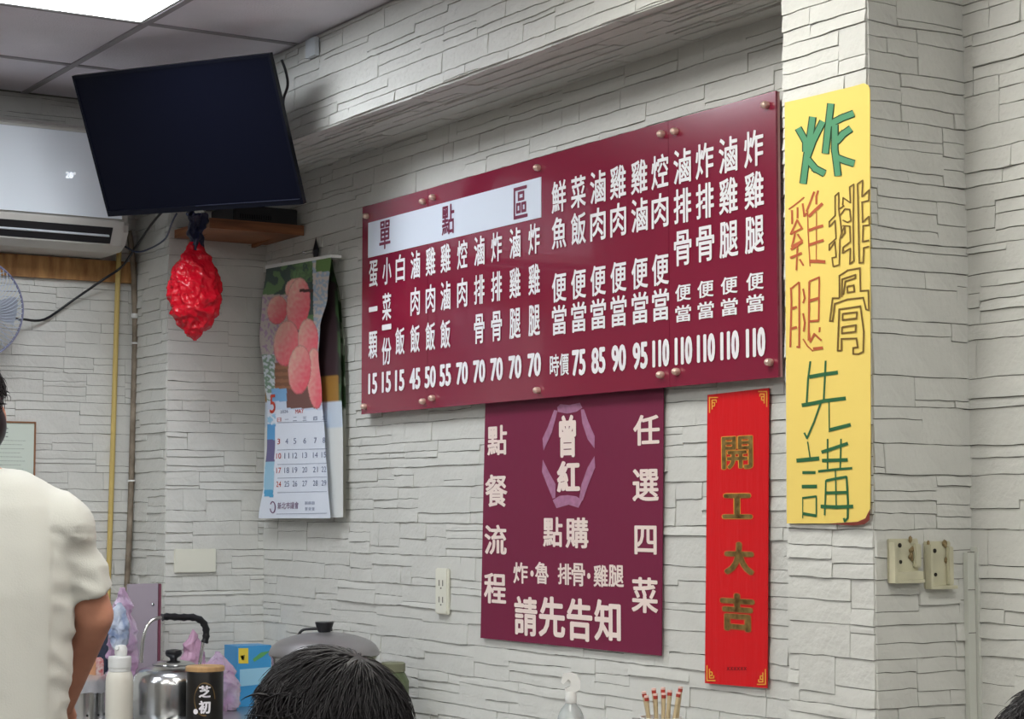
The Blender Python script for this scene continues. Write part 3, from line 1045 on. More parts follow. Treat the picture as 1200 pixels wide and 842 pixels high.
def jbox(name, label, x0, y0, x1, y1, seed, inner):
    A = px(x0, y0, PX1 + .006)
    B = px(x1, y1, PX1 + .006)
    t = thing(name, label, 'junction box', (PX1 + .006, (A.y + B.y) / 2, B.z))
    X0 = PX1 + .004
    y_0, y_1, z0, z1 = A.y, B.y, B.z, A.z
    W = y_1 - y_0
    H = z1 - z0
    obj('base', newbox((X0, y_0, z0), (X0 + .006, y_1, z1), None, 0.002), M_OLD, t)
    bm = bmesh.new()
    box(bm, (X0 + .0062, y_0, z0), (X0 + .022, y_0 + .005, z1 - .006))
    box(bm, (X0 + .0062, y_0 + .0052, z0), (X0 + .022, y_1, z0 + .006))
    if inner:
        box(bm, (X0 + .0062, y_0 + .0052, z0 + .0062), (X0 + .018, y_1, z0 + H * .26))
    obj('rim', bm, M_OLD, t)
    bm = bmesh.new()
    box(bm, (X0 + .0062, y_1 - W * .22, z0 + .0065 + (H * .26 if inner else 0)), (X0 + .015, y_1 - .001, z1 - .01), None, .002)
    obj('side_channel', bm, M_OLD, t)
    r = random.Random(seed)
    bm = bmesh.new()
    for k in range(12):
        if k % 2:
            cy, cz = y_0 + .006 + r.uniform(0, .006), z1 - r.uniform(0, H * .45)
        else:
            cy, cz = y_1 - W * .28 + r.uniform(-.004, .004), z1 - r.uniform(0, H * .5)
        rr_ = r.uniform(.002, .005)
        bmesh.ops.create_icosphere(bm, subdivisions=1, radius=1, matrix=Matrix.Translation((X0 + .008, cy, cz)) @ Matrix.Diagonal((.003, rr_, rr_ * 1.6, 1)))
    g = obj('dried_glue', bm, M_GLUE, t, True)
    g['kind'] = 'stuff'
    for (ty, tz, rr_) in ((.36, .8, .0042), (.38, .3, .0035)):
        bm = bmesh.new()
        lathe(bm, [(rr_, 0), (rr_, .0012), (rr_ * .5, .0016)], Vector((X0 + .0062, y_0 + W * ty, z0 + H * (tz if not inner else tz * .75 + .25))), 12, Matrix.Rotation(PI / 2, 4, 'Y'))
        obj('screw_hole', bm, mat('hole_dark', srgb(35, 30, 25), 0.7), t)


jbox('junction_box', 'left of two broken cream junction boxes, wider, with a lower ledge', 1039.5, 631, 1075.5, 682, 3, True)
jbox('junction_box', 'right of two broken cream junction boxes, narrower and hanging lower', 1082, 634, 1113.5, 689, 4, False)
M_TRUNK = mat('trunking_white', srgb(204, 206, 198), 0.5)
A, B = px(1130, 647, PX1 + .008), px(1140, 842, PX1 + .008)
tr = thing('cable_trunking', 'slim white cable trunking down the inner corner beside the junction boxes', 'trunking', (PX1, -0.015, 0.75))
obj('channel', newbox((PX1 + .005, A.y, 0.75), (PX1 + .016, A.y + .018, A.z)), M_TRUNK, tr)
obj('cover', newbox((PX1 + .005, A.y + .0195, 0.75), (PX1 + .022, A.y + .030, A.z - .15 + .16)), M_TRUNK, tr)
bm = bmesh.new()
for z in (1.62, 1.55, 1.47, 1.40, 1.33, 1.27, 1.2, 1.12):
    if z < A.z:
        box(bm, (PX1 + .0162, A.y - .0004, z), (PX1 + .0168, A.y + .018, z + .0015))
obj('joint', bm, M_GROUT, tr)

# ------------------------------------------------------------------ wall calendar
CYP = -0.055


def interp(tab, y):
    if y <= tab[0][1]:
        return tab[0][0]
    for (xa, ya), (xb_, yb) in zip(tab, tab[1:]):
        if y <= yb:
            t = (y - ya) / (yb - ya)
            t = t * t * (3 - 2 * t)
            return xa + (xb_ - xa) * t
    return tab[-1][0]


LT = [(312, 313), (307, 355), (304, 395), (309, 435), (313.5, 480), (313, 520), (309, 565), (303, 607)]
RTB = [(388, 300), (384, 345), (375, 385), (373, 415), (377, 460), (381, 520), (384, 565), (387, 607)]
R2 = [(389, 300), (396, 350), (399, 400), (400, 450), (402, 520), (402, 606)]
R3 = [(390, 302), (400, 360), (404, 410), (405, 470), (405.5, 540), (405, 606)]


def ell(x, y, cx, cy, rx, ry, rot=0.0):
    dx, dy = x - cx, y - cy
    c, s = math.cos(rot), math.sin(rot)
    u, v = (dx * c + dy * s) / rx, (-dx * s + dy * c) / ry
    return math.sqrt(u * u + v * v), u, v


PEACH = [(325, 363, 12, 17, 0.1), (347, 339, 13, 13, 0), (349.5, 356, 14, 31, 0.08), (335.6, 402, 15, 27, 0.1), (361, 398, 12, 25, 0.0),
         (369.5, 443, 10, 36, -0.05), (351, 433, 13.5, 29, 0.06)]


def print_front(x, y):
    nz = noise.noise(Vector((x * .09, y * .06, 2.0)))
    nf_ = noise.noise(Vector((x * .3, y * .25, 7.0)))
    c = (218, 226, 240)
    if y < 470 - (x - 310) * .1:
        c = (52, 74, 70) if nz < 0.05 else (96, 132, 84)
        if x > 366 + (y - 300) * .02:
            c = (150, 170, 190) if nf_ > 0 else (196, 186, 178)
        if y < 318 and x > 370:
            c = (96, 130, 70)
        if x < 340 and y > 345:
            c = (188, 178, 172) if nf_ > -.1 else (170, 140, 170)
        if y > 415 and x < 322:
            c = (120, 150, 130) if nf_ > 0 else (206, 214, 222)
        if x > 340 and y < 330 and x < 366 and nf_ > 0:
            c = (82, 110, 74)
    elif y < 492:
        c = (200, 214, 236)
    if 322 < x < 342 and 425 < y < 457:
        c = (150, 100, 70) if (int(y / 4) % 2) else (124, 78, 52)
    if 336 < x < 372 and 455 < y < 478:
        c = (112, 72, 66)
    if 318 < x < 336 and 455 < y < 470:
        c = (120, 170, 214)
    for (cx, cy, rx, ry, ro) in PEACH:
        d, u, v = ell(x, y, cx, cy, rx, ry, ro)
        if d < 1:
            k = min(1, max(0, (-u * .7 - v * .6 + .9 + nf_ * .5) * .55))
            a = (232, 84, 104)
            b = (236, 190, 172)
            c = tuple(int(a[i] + (b[i] - a[i]) * k) for i in range(3))
            if d > .95:
                c = tuple(int(v_ * .86) for v_ in c)
    if 351 < x < 367 and 338.5 < y < 342:
        c = (70, 40, 36)
    if y > 480 and y < 606:
        c = (222, 229, 242)
    if 312 <= x - (y - 490) * -.03 <= 323 and 497 < y < 582:
        if y < 515:
            c = (84, 158, 214)
        elif y < 541:
            c = (98, 92, 140)
        else:
            c = (150, 196, 222)
        if y > 574:
            c = (70, 160, 208)
    if 497 > y > 485 and x < 323 and nf_ > 0:
        c = (150, 200, 230)
    return c


def print_second(x, y):
    nz = noise.noise(Vector((x * .15, y * .05, 12.0)))
    if y < 470:
        if x < 392 + (y - 300) * .03 and y > 330:
            return (62, 48, 52) if y < 440 else (160, 120, 60)
        return (58, 84, 52) if nz < 0 else (34, 44, 34)
    if y < 500:
        return (200, 212, 226)
    return (222, 224, 222)


def print_third(x, y):
    nz = noise.noise(Vector((x * .15, y * .05, 22.0)))
    if y < 480:
        return (50, 70, 44) if nz < 0.1 else (150, 160, 140)
    return (206, 204, 192)


def sheet(name, parent, Lt, Rt, Yp, fn, nx, ny, bulge, y0=0.0, y1=1.0):
    me = bpy.data.meshes.new(name)
    V, Fc, Cc = [], [], []
    for j in range(ny + 1):
        t = j / ny
        for i in range(nx + 1):
            s = i / nx
            yl = Lt[0][1] + (Lt[-1][1] - Lt[0][1]) * t
            yr = Rt[0][1] + (Rt[-1][1] - Rt[0][1]) * t
            xl = interp(Lt, yl)
            xr = interp(Rt, yr)
            X = xl + (xr - xl) * s
            Yv = yl + (yr - yl) * s
            dep = Yp - bulge * math.sin(PI * min(1, t * 1.7)) * (s ** 2) * (1 if t < .59 else 0)
            V.append(py(X, Yv, dep) - Vector(parent.location))
            Cc.append(srgb(*fn(X, Yv)))
    for j in range(ny):
        for i in range(nx):
            a = j * (nx + 1) + i
            Fc.append((a, a + 1, a + nx + 2, a + nx + 1))
    me.from_pydata(V, [], Fc)
    ca = me.color_attributes.new('print', 'FLOAT_COLOR', 'POINT')
    for i, c in enumerate(Cc):
        ca.data[i].color = (*c, 1)
    for p in me.polygons:
        p.use_smooth = True
    return link(name, me, PRINT, parent)


PRINT = attr_mat('printed_paper', 0.35)
cal = thing('wall_calendar', 'hanging wall calendar with a peach picture and dates for May', 'calendar', py(355, 607, -0.012))
sheet('back_page', cal, [(314, 313), (311, 607)], R3, -0.020, print_third, 30, 90, 0.0)
sheet('middle_page', cal, [(313, 313), (309, 607)], R2, -0.034, print_second, 40, 120, 0.0)
sheet('front_page', cal, LT, RTB, CYP, print_front, 84, 260, 0.012)
bm = bmesh.new()
q = [py(311.5, 311, CYP), py(388.5, 298, CYP), py(388.5, 301.5, CYP), py(311.5, 315, CYP)]
prism(bm, [p + Vector((0, -.002, 0)) for p in q], (0, 0.036, 0))
obj('binding_strip', bm, M_WHITE, cal)
CT = CYP - .0015
M_CALR = mat('calendar_red', srgb(205, 70, 50), 0.5)
M_CALB = mat('calendar_ink', srgb(120, 130, 160), 0.5)
M_CALP = mat('calendar_purple', srgb(110, 60, 110), 0.5)


def ctext(name, ch, x, y, w, h, m, bold=0.0):
    bm = bmesh.new()
    c = py(x, y, CT)
    put(bm, ch, c, (py(x + w / 2, y, CT) - py(x - w / 2, y, CT)).length, (py(x, y - h / 2, CT) - py(x, y + h / 2, CT)).length, X_, Z_, bold)
    obj(name, bm, m, cal)


ctext('month_number', '5', 319.5, 473, 6.5, 22, M_CALR, 0.02)
ctext('month_heading', '2026', 333, 482, 9, 3.5, M_CALB)
ctext('month_heading', 'MAY', 351, 481.5, 10, 5, M_CALR)
xs = [326.5, 336, 345.5, 357, 369.5, 379.5]
for k, ch in enumerate('日一二三四五'):
    ctext('weekday', ch, xs[k] if k else 327, 491.5 - k * .4, 4.5, 4.5, M_CALR if k == 0 else M_CALB)
for r_, (yy, n0) in enumerate(((517, 3), (534, 10), (551, 17), (567, 24))):
    for k in range(6):
        ctext('date', str(n0 + k), xs[k], yy - k * .3, 3.2 if n0 + k < 10 else 5.5, 6.5, M_CALR if k == 0 else M_CALB)
bm = bmesh.new()
for yy in (495, 527, 544, 560, 577):
    strokes(bm, [[(325, yy), (383, yy - 1.5)]], 0.45, lambda a, b: py(a, b, CT))
strokes(bm, [[(324, 602), (383, 601)]], 0.5, lambda a, b: py(a, b, CT))
obj('rule_lines', bm, M_CALB, cal)
bm = bmesh.new()
strokes(bm, [[(319.5 + 3 * math.cos(a), 594 + 6.5 * math.sin(a)) for a in [k * .5 - 2.6 for k in range(12)]]], 1.2, lambda a, b: py(a, b, CT))
obj('emblem', bm, M_CALP, cal)
for k, ch in enumerate('新北市議會'):
    ctext('sponsor_lettering', ch, 327.5 + k * 5, 592.5 - k * .2, 4.6, 8, M_CALP)
for k in range(3):
    ctext('sponsor_names', '議員', 359 + k * 4, 589, 3.5, 4, M_CALB)
    ctext('sponsor_names', '賀', 359 + k * 4, 596, 3.2, 4, M_CALB)
hk = thing('wall_hook', 'black pointed hook holding the calendar on the wall', 'hook', py(370, 296, -.01))
A = py(370, 279, -.01)
bm = bmesh.new()
c = py(370, 291, -.012)
lathe(bm, [(0.001, .036), (0.009, .018), (0.024, -.006), (0.016, -.03)], c, 4, Matrix.Diagonal((1, .35, 1, 1)))
obj('body', bm, M_BLACK, hk)
bm = bmesh.new()
tube(bm, [c + Vector((0, 0, -.01)), c + Vector((0, -.035, -.02)), c + Vector((0, -.045, -.012))], .002, 6)
obj('peg', bm, M_STEEL, hk)

# ------------------------------------------------------------------ red plastic bag hanging below the shelf
BX = -5.556


def crumple(name, parent, prof, cx, X, m, seed, amp, n=72, rows=90, depth=.8, lean=0.0, fine=1.0):
    """a hanging or standing bag: prof = list of (picture y, picture half width)"""
    bm = bmesh.new()
    ys = [p[0] for p in prof]
    rings = []
    for j in range(rows + 1):
        y = ys[0] + (ys[-1] - ys[0]) * j / rows
        w = interp([(b_, a_) for a_, b_ in prof], y)
        cxx = cx + lean * (y - ys[0]) / (ys[-1] - ys[0])
        c = px(cxx, y, X)
        hw_ = abs(px(cxx + max(w, .4), y, X).y - c.y)
        ring = []
        for i in range(n):
            a = 2 * PI * i / n
            dirv = Vector((math.cos(a) * depth, math.sin(a), 0))
            sq = 1 + .10 * noise.noise(Vector((math.cos(a) * 2, math.sin(a) * 2, seed + y * .03)))
            p = c + dirv * hw_ * sq
            q_ = p * 1.0
            f1 = abs(noise.noise(Vector((q_.x * 24 + q_.z * 9, q_.y * 24, q_.z * 16 + seed)))) * 1.4 - .2
            f3 = abs(noise.noise(Vector((q_.x * 110, q_.y * 110 + q_.z * 30, q_.z * 70 + seed)))) - .2
            f2 = abs(noise.noise(Vector((q_.x * 55 * fine, q_.y * 55 * fine, q_.z * 38 * fine + seed * 2)))) - .2
            k = min(1, hw_ / .03)
            ring.append(bm.verts.new(p + dirv * (-(f1 * amp + f2 * amp * .8 + f3 * amp * .35)) * k + Vector((0, 0, f2 * amp * .6 * k))))
        rings.append(ring)
    for j in range(rows):
        for i in range(n):
            l = (i + 1) % n
            bm.faces.new((rings[j][i], rings[j][l], rings[j + 1][l], rings[j + 1][i]))
    bm.faces.new(rings[0][::-1])
    bm.faces.new(rings[-1])
    return obj(name, bm, m, parent, True)


M_REDBAG = mat('red_plastic_film', srgb(196, 10, 34), 0.2, bump=0.5, bscale=60)
M_BLUEBAG = mat('dark_blue_film', srgb(26, 32, 62), 0.28)
rb = thing('red_plastic_bag', 'crumpled red plastic bag hanging from the wooden corner shelf', 'bag', px(229, 398, BX))
crumple('bag_body', rb, [(284, 6), (292, 10), (302, 18), (318, 25), (335, 28.5), (352, 29), (366, 27), (378, 20), (390, 11), (399, 2)], 228.5, BX, M_REDBAG, 3.0, 0.016, n=110, rows=130)
crumple('handle', rb, [(249, 10.5), (262, 11), (276, 9), (288, 7.5), (294, 7)], 230.5, BX, M_BLUEBAG, 5.0, 0.02, n=80, rows=50, depth=.75)

# ------------------------------------------------------------------ counters below the picture
CZ = 0.735
M_STEELT = mat('counter_steel', (0.5, 0.5, 0.5), 0.3, metal=0.9)
M_PANELW = mat('counter_panel', srgb(168, 160, 150), 0.5)


def counter(label, x0, x1, y0, y1):
    t = thing('counter', label, 'counter', ((x0 + x1) / 2, (y0 + y1) / 2, 0))
    obj('worktop', newbox((x0, y0, CZ - .03), (x1, y1, CZ), None, .004), M_STEELT, t)
    n = 4
    W = (x1 - x0) if (x1 - x0) > (y1 - y0) else (y1 - y0)
    for k in range(n):
        if (x1 - x0) > (y1 - y0):
            a, b = x0 + .02 + (W - .04) / n * k, x0 + .02 + (W - .04) / n * (k + 1) - .004
            d = obj('door', newbox((a, y0 + .022, .1), (b, y0 + .04, CZ - .034)), M_PANELW, t)
        else:
            a, b = y0 + .02 + (W - .04) / n * k, y0 + .02 + (W - .04) / n * (k + 1) - .004
            d = obj('door', newbox((x1 - .04, a, .1), (x1 - .022, b, CZ - .034)), M_PANELW, t)
    obj('carcass', newbox((x0 + .02, y0 + .042, 0.0), (x1 - .042, y1 - .01, CZ - .032)), M_PANELW, t)


counter('steel topped counter along the far wall under the air conditioner', -6.14, -5.12, -1.75, -0.57)
counter('long steel topped counter under the maroon menu board', -5.84, -2.97, -0.555, -0.015)

# ------------------------------------------------------------------ things on the counters


def ppm(X, x, y):
    """metres along the wall direction per picture pixel there"""
    p = px(x, y, X)
    return (p - EYE).dot(FW) / F_PX


# kettle
KX = -5.42
kc = px(203, 800, KX)
ks = ppm(KX, 203, 800)
kb = Vector((KX, kc.y, CZ))
ktop = px(203, 781, KX).z
kt = thing('kettle', 'polished steel kettle with black grip handle and round black lid knob', 'kettle', kb)
R_ = 47 * ks
Hs = ktop - CZ
M_KET = mat('kettle_steel', (0.66, 0.67, 0.68), 0.2, metal=1.0, bump=0.04, bscale=12)
bm = bmesh.new()
lathe(bm, [(R_ * .9, .0), (R_ * .97, .006), (R_, .03), (R_, Hs * .72), (R_ * .96, Hs * .86), (R_ * .84, Hs * .96), (R_ * .6, Hs * 1.03), (R_ * .5, Hs * 1.045)], kb, 56)
obj('body', bm, M_KET, kt, True)
bm = bmesh.new()
lathe(bm, [(R_ * .52, Hs * 1.046), (R_ * .53, Hs * 1.06), (R_ * .42, Hs * 1.10), (R_ * .22, Hs * 1.125), (.012, Hs * 1.13)], kb, 40)
lid = obj('lid', bm, M_KET, kt, True)
bm = bmesh.new()
kz = Hs * 1.13
lathe(bm, [(.010, kz), (.012, kz + .006), (.022, kz + .012), (.025, kz + .02), (.022, kz + .028), (.006, kz + .031)], kb, 28)
obj('knob', bm, M_BLACK, lid, True)
hl = [(165.6, 776), (166.5, 760), (168.5, 745), (173, 732), (181, 725), (191, 723)]
hr = [(234, 778), (236.5, 762), (238.5, 750)]
gp = [(190, 723), (198, 722), (212, 723), (226, 723), (236, 727), (241, 735), (241.5, 745), (239.5, 753)]
for L in (hl, hr):
    bm = bmesh.new()
    tube(bm, spline([px(a, b, KX) for a, b in L], 4), 0.0055, 10)
    obj('handle_bracket', bm, M_STEEL, kt, True)
bm = bmesh.new()
pts = spline([px(a, b, KX) for a, b in gp], 4)
tube(bm, pts, [0.0095 + .002 * (i % 3 == 0) for i in range(len(pts))], 14)
obj('handle_grip', bm, M_BLACK, kt, True)
bm = bmesh.new()
sp0 = kb + Vector((0, R_ * .9, Hs * .45))
tube(bm, [kb + Vector((-R_ * .6, -R_ * .6, Hs * .5)), kb + Vector((-R_ * .95, -R_ * .9, Hs * .72)), kb + Vector((-R_ * 1.15, -R_ * 1.0, Hs * 1.0))], [.02, .014, .01], 14)
obj('spout', bm, M_KET, kt, True)

# white bottle
WX = -5.27
ws = ppm(WX, 140, 800)
wb_ = Vector((WX, px(140, 800, WX).y, CZ))
r = 16 * ws
zz = lambda y, X=WX, x=140: px(x, y, X).z - CZ
bo = thing('white_bottle', 'cream white bottle with stepped cap and small spout left of kettle', 'bottle', wb_)
M_CRW = mat('cream_plastic', srgb(222, 218, 206), 0.4)
bm = bmesh.new()
lathe(bm, [(r * .92, 0), (r, .006), (r, zz(797)), (r * .97, zz(792)), (r * .84, zz(786.5))], wb_, 40)
obj('body', bm, M_CRW, bo, True)
bm = bmesh.new()
lathe(bm, [(r * .80, zz(786)), (r * .80, zz(782)), (r * .84, zz(781)), (r * .84, zz(770.5)), (r * .80, zz(768.5)), (r * .45, zz(768))], wb_, 40)
cp_ = obj('cap', bm, M_WHITE, bo, False)
bm = bmesh.new()
lathe(bm, [(r * .42, zz(767.8)), (r * .46, zz(765)), (r * .46, zz(760)), (r * .36, zz(756)), (r * .12, zz(755))], wb_ + Vector((0, .003, 0)), 28)
tube(bm, [wb_ + Vector((0, 0, zz(760))), wb_ + Vector((.012, -.014, zz(758)))], .006, 10)
obj('spout', bm, M_WHITE, cp_, True)

# steel container under plastic film with packets
SX2 = -5.45
cs = ppm(SX2, 100, 820)
cb = Vector((SX2, px(101, 820, SX2).y, CZ))
r = 22 * cs
ztop = px(101, 795, SX2).z - CZ
cn = thing('steel_container', 'round perforated steel container under the raised elbow', 'container', cb)
bm = bmesh.new()
lathe(bm, [(r, 0), (r, ztop), (r * .96, ztop), (r * .96, .01), (r * .1, .008)], cb, 40)
obj('body', bm, M_STEEL, cn, True)
for k in range(10):
    for zq in (.25, .8):
        a = 2 * PI * k / 10 + .35
        bm = bmesh.new()
        lathe(bm, [(.0035, 0), (.0035, .0012)], cb + Vector((math.cos(a) * r, math.sin(a) * r, ztop * zq)), 8,
              Matrix.Rotation(a, 4, 'Z') @ Matrix.Rotation(PI / 2, 4, 'Y'))
        obj('hole', bm, M_BLACK, cn)
M_FILM = mat('clear_film', srgb(215, 215, 222), 0.18, trans=0.55, bump=0.4, bscale=40)
bm = bmesh.new()
n = 60
rings = []
for j in range(6):
    ring = []
    for i in range(n):
        a = 2 * PI * i / n
        rr_ = r * (1.03 + .07 * j / 5) + .004 * noise.noise(Vector((math.cos(a) * 4, math.sin(a) * 4, j)))
        z = ztop + .014 - j * .010 + .006 * noise.noise(Vector((math.cos(a) * 3, math.sin(a) * 3, 9)))
        ring.append(bm.verts.new(cb + Vector((rr_ * math.cos(a), rr_ * math.sin(a), z))))
    rings.append(ring)
for j in range(5):
    for i in range(n):
        l = (i + 1) % n
        bm.faces.new((rings[j][i], rings[j][l], rings[j + 1][l], rings[j + 1][i]))
o = obj('film_rim', bm, M_FILM, cn, True)
M_ORP = mat('orange_packet', srgb(214, 160, 124), 0.35, bump=.4, bscale=40)
M_RWP = mat('red_white_packet', srgb(222, 206, 204), 0.35, col2=srgb(196, 40, 56), vscale=90)
for k, (x, y, w, m, lab) in enumerate(((98, 784, 5, M_ORP, 'leftmost tan packet standing in the steel container'),
                                       (107, 780, 6, M_ORP, 'taller tan packet in the middle of the steel container'),
                                       (115, 779, 6, M_RWP, 'red and white packet standing in the steel container'))):
    c = px(x, y, SX2)
    hw_ = w * cs
    bm = bmesh.new()
    zt, zl = px(x, y - 9, SX2).z, CZ + .012
    prof = [(-1, 0, .3), (-1, .92, 1), (-.8, 1, .2), (.8, 1, .2), (1, .92, 1), (1, 0, .3)]
    pts = [Vector((SX2 - .012, c.y + a * hw_, zl + (zt - zl) * b)) for a, b, _ in prof]
    prism(bm, pts, (0.022, 0, 0))
    bmesh.ops.bevel(bm, geom=list(bm.edges), offset=.004, segments=2, affect='EDGES')
    tag(obj('snack_packet', bm, m, None, True), lab, 'packet', 'packets in the steel container')

# black tin with wooden lid
TX = -5.20
ts = ppm(TX, 240, 810)
tb = Vector((TX, px(240, 810, TX).y, CZ))
r = 21.5 * ts
zt = px(240, 786, TX).z - CZ
tn = thing('tea_tin', 'black tin with wooden lid and white brush lettering, right of kettle', 'tin', tb)
bm = bmesh.new()
lathe(bm, [(r * .97, 0), (r, .003), (r, zt - .003), (r * .98, zt)], tb, 48)
M_TIN = mat('tin_black', srgb(20, 20, 22), 0.35, col2=srgb(38, 34, 28), vscale=20)
obj('body', bm, M_TIN, tn, True)
bm = bmesh.new()
lathe(bm, [(r * 1.0, zt + .0005), (r * 1.06, zt + .002), (r * 1.06, zt + .013), (r * 1.0, zt + .0155)], tb, 48)
obj('lid', bm, mat('pale_wood', srgb(196, 156, 108), 0.5, var=.2, vscale=8, stretch=(1, 8, 1)), tn, False)
toC = (EYE - tb)
toC.z = 0
toC.normalize()
tu = Vector((0, 0, 1)).cross(toC).normalized()


def wrap(bm, R, ctr):
    for v in bm.verts:
        d = v.co - ctr
        s_ = d.dot(tu)
        a = s_ / R
        v.co = ctr + tu * (R * math.sin(a)) + toC * (R * math.cos(a)) + Vector((0, 0, d.z))


for ch, y, w, h in (('芝', 808, .034, .034), ('初', 826, .034, .036)):
    bm = bmesh.new()
    c = Vector((tb.x, tb.y, px(240, y, TX).z))
    put(bm, ch, c, w, h, tu, Vector((0, 0, 1)), 0.05)
    wrap(bm, r + .0008, Vector((tb.x, tb.y, c.z)))
    obj('lettering', bm, M_LETTER, tn)
bm = bmesh.new()
c = Vector((tb.x, tb.y, px(240, 817, TX).z))
q = [c + tu * (a - .0) + Vector((0, 0, b)) for a, b in ((-.024, -.0012), (.024, -.0006), (.024, .0006), (-.024, 0.0002))]
M_BRZ = mat('bronze_print', srgb(120, 96, 60), 0.5)
bm.free()
bm = bmesh.new()
ringp = []
for k in range(40):
    a = 2 * PI * k / 40
    ringp.append(c + tu * (.031 * math.cos(a)) + Vector((0, 0, .047 * math.sin(a))))
for k in range(31):
    a, b = ringp[k], ringp[k + 1]
    da = (a - c) * (.93 - .03 * math.sin(k * .9))
    db = (b - c) * (.93 - .03 * math.sin((k + 1) * .9))
    bm.faces.new([bm.verts.new(p) for p in (a, b, c + db, c + da)])
wrap(bm, r + .0006, c)
obj('brush_ring', bm, M_BRZ, tn)
bm = bmesh.new()
c2 = c + tu * (-.026) + Vector((0, 0, -.034))
bm.faces.new([bm.verts.new(c2 + tu * (.0075 * math.cos(a)) + Vector((0, 0, .0075 * math.sin(a)))) for a in [2 * PI * k / 20 for k in range(20)]])
wrap(bm, r + .0009, Vector((tb.x, tb.y, c.z)))
obj('round_seal', bm, M_LETTER, tn)

# grey plastic board behind
GXP = -5.80
g0, g1 = px(150, 684, GXP), px(189, 684, GXP)
gp_ = thing('grey_board', 'upright grey plastic board with a dark red edge behind the kettle', 'board', (GXP, (g0.y + g1.y) / 2, CZ))
M_GB = mat('grey_board_plastic', srgb(166, 156, 168), 0.45)
obj('panel', newbox((GXP - .012, g0.y, CZ), (GXP, g1.y - .009, g0.z), None, .002), M_GB, gp_)
obj('edge_strip', newbox((GXP - .014, g1.y - .0085, CZ), (GXP + .002, g1.y, g0.z - .001), None, .001), mat('dark_red_edge', srgb(120, 66, 84), 0.5), gp_)
bm = bmesh.new()
lathe(bm, [(.004, 0), (.005, .002), (.002, .004)], px(179, 708, GXP), 12, Matrix.Rotation(PI / 2, 4, 'Y'))
obj('screw', bm, M_STEEL, gp_)

# bags on the counter
M_PINK = mat('pink_film', srgb(222, 178, 208), 0.25, trans=0.35, bump=0.4, bscale=30)
M_PINK2 = mat('pale_violet_film', srgb(206, 190, 216), 0.25, trans=0.35, bump=0.4, bscale=30, col2=srgb(196, 150, 190), vscale=14)
M_CONT = mat('bag_contents', srgb(206, 214, 228), 0.5, col2=srgb(110, 130, 170), vscale=30)


def yc(X):
    return 597 + (1.35 - CZ) / ((px(200, 800, X) - EYE).dot(FW)) * F_PX


b1 = thing('pink_bag', 'pink plastic bag of wrapped things standing behind the white bottle', 'bag', (-5.66, px(143, 760, -5.66).y, CZ))
yb_ = yc(-5.66) - 2
crumple('bag_body', b1, [(688, 3), (697, 7), (712, 12), (735, 16), (762, 18), (790, 17), (yb_, 14)], 144, -5.66, M_PINK2, 8.0, 0.02, depth=.45, fine=.8)
crumple('wrapped_contents', b1, [(706, 3), (716, 8), (735, 12), (750, 10), (764, 5)], 139.5, -5.60, M_CONT, 14.0, 0.014, depth=.5)
b2 = thing('pink_bag', 'bright pink peaked plastic bag just behind the kettle handle', 'bag', (-5.72, px(224, 780, -5.72).y, CZ))
yb_ = yc(-5.72) - 2
crumple('bag_body', b2, [(737, 1.5), (745, 6), (757, 11), (770, 16), (790, 20), (yb_, 17)], 226, -5.72, M_PINK, 21.0, 0.022, depth=.5, lean=-6, fine=.8)
b3 = thing('pink_bag', 'pale violet plastic bag slumped between the black tin and blue box', 'bag', (-5.62, px(256, 800, -5.62).y, CZ))
yb_ = yc(-5.62) - 2
crumple('bag_body', b3, [(763, 3), (771, 10), (784, 18), (800, 22), (825, 22), (yb_, 20)], 254, -5.62, M_PINK2, 31.0, 0.024, depth=.5, lean=6, fine=.8)
b4 = thing('dark_cloth', 'folded dark navy cloth heap beyond the raised forearm', 'cloth', (-5.58, px(124, 770, -5.58).y, CZ))
yb_ = yc(-5.58) - 2
crumple('cloth_body', b4, [(738, 2), (748, 7), (758, 12), (772, 15), (800, 16), (yb_, 16)], 126, -5.75, mat('navy_cloth', srgb(48, 54, 72), 0.8), 41.0, 0.012, depth=.6, fine=.6)

# blue and yellow carton
X5 = -5.70
e0, e1 = px(278, 757, X5), px(318, 757, X5)
bb = thing('blue_carton', 'blue carton with a yellow corner patch behind the seated diner', 'carton', (X5 - .05, (e0.y + e1.y) / 2, CZ))
M_BLUE = mat('carton_blue', srgb(64, 150, 206), 0.4)
obj('box', newbox((X5 - .1, e0.y, CZ), (X5, e1.y, e0.z), None, .001), M_BLUE, bb)
T5 = lambda a, b: px(a, b, X5 + .0008)


def patch(name, pl, m, parent, T):
    bm = bmesh.new()
    bm.faces.new([bm.verts.new(T(a, b)) for a, b in pl])
    obj(name, bm, m, parent)


patch('yellow_patch', [(279.5, 759), (291, 759), (291, 777), (279.5, 777)], mat('carton_yellow', srgb(226, 202, 70), 0.4), bb, T5)
patch('green_leaf', [(296, 772), (306, 764), (317, 762), (308, 769), (298, 775)], mat('carton_green', srgb(92, 160, 96), 0.4), bb, T5)
patch('pale_band', [(281, 784), (318, 781), (318, 800), (281, 804)], mat('carton_pale', srgb(150, 200, 226), 0.4), bb, T5)
patch('dark_mark', [(282, 768), (287, 767), (286, 773), (283, 773)], mat('carton_mark', srgb(120, 120, 70), 0.4), bb, T5)

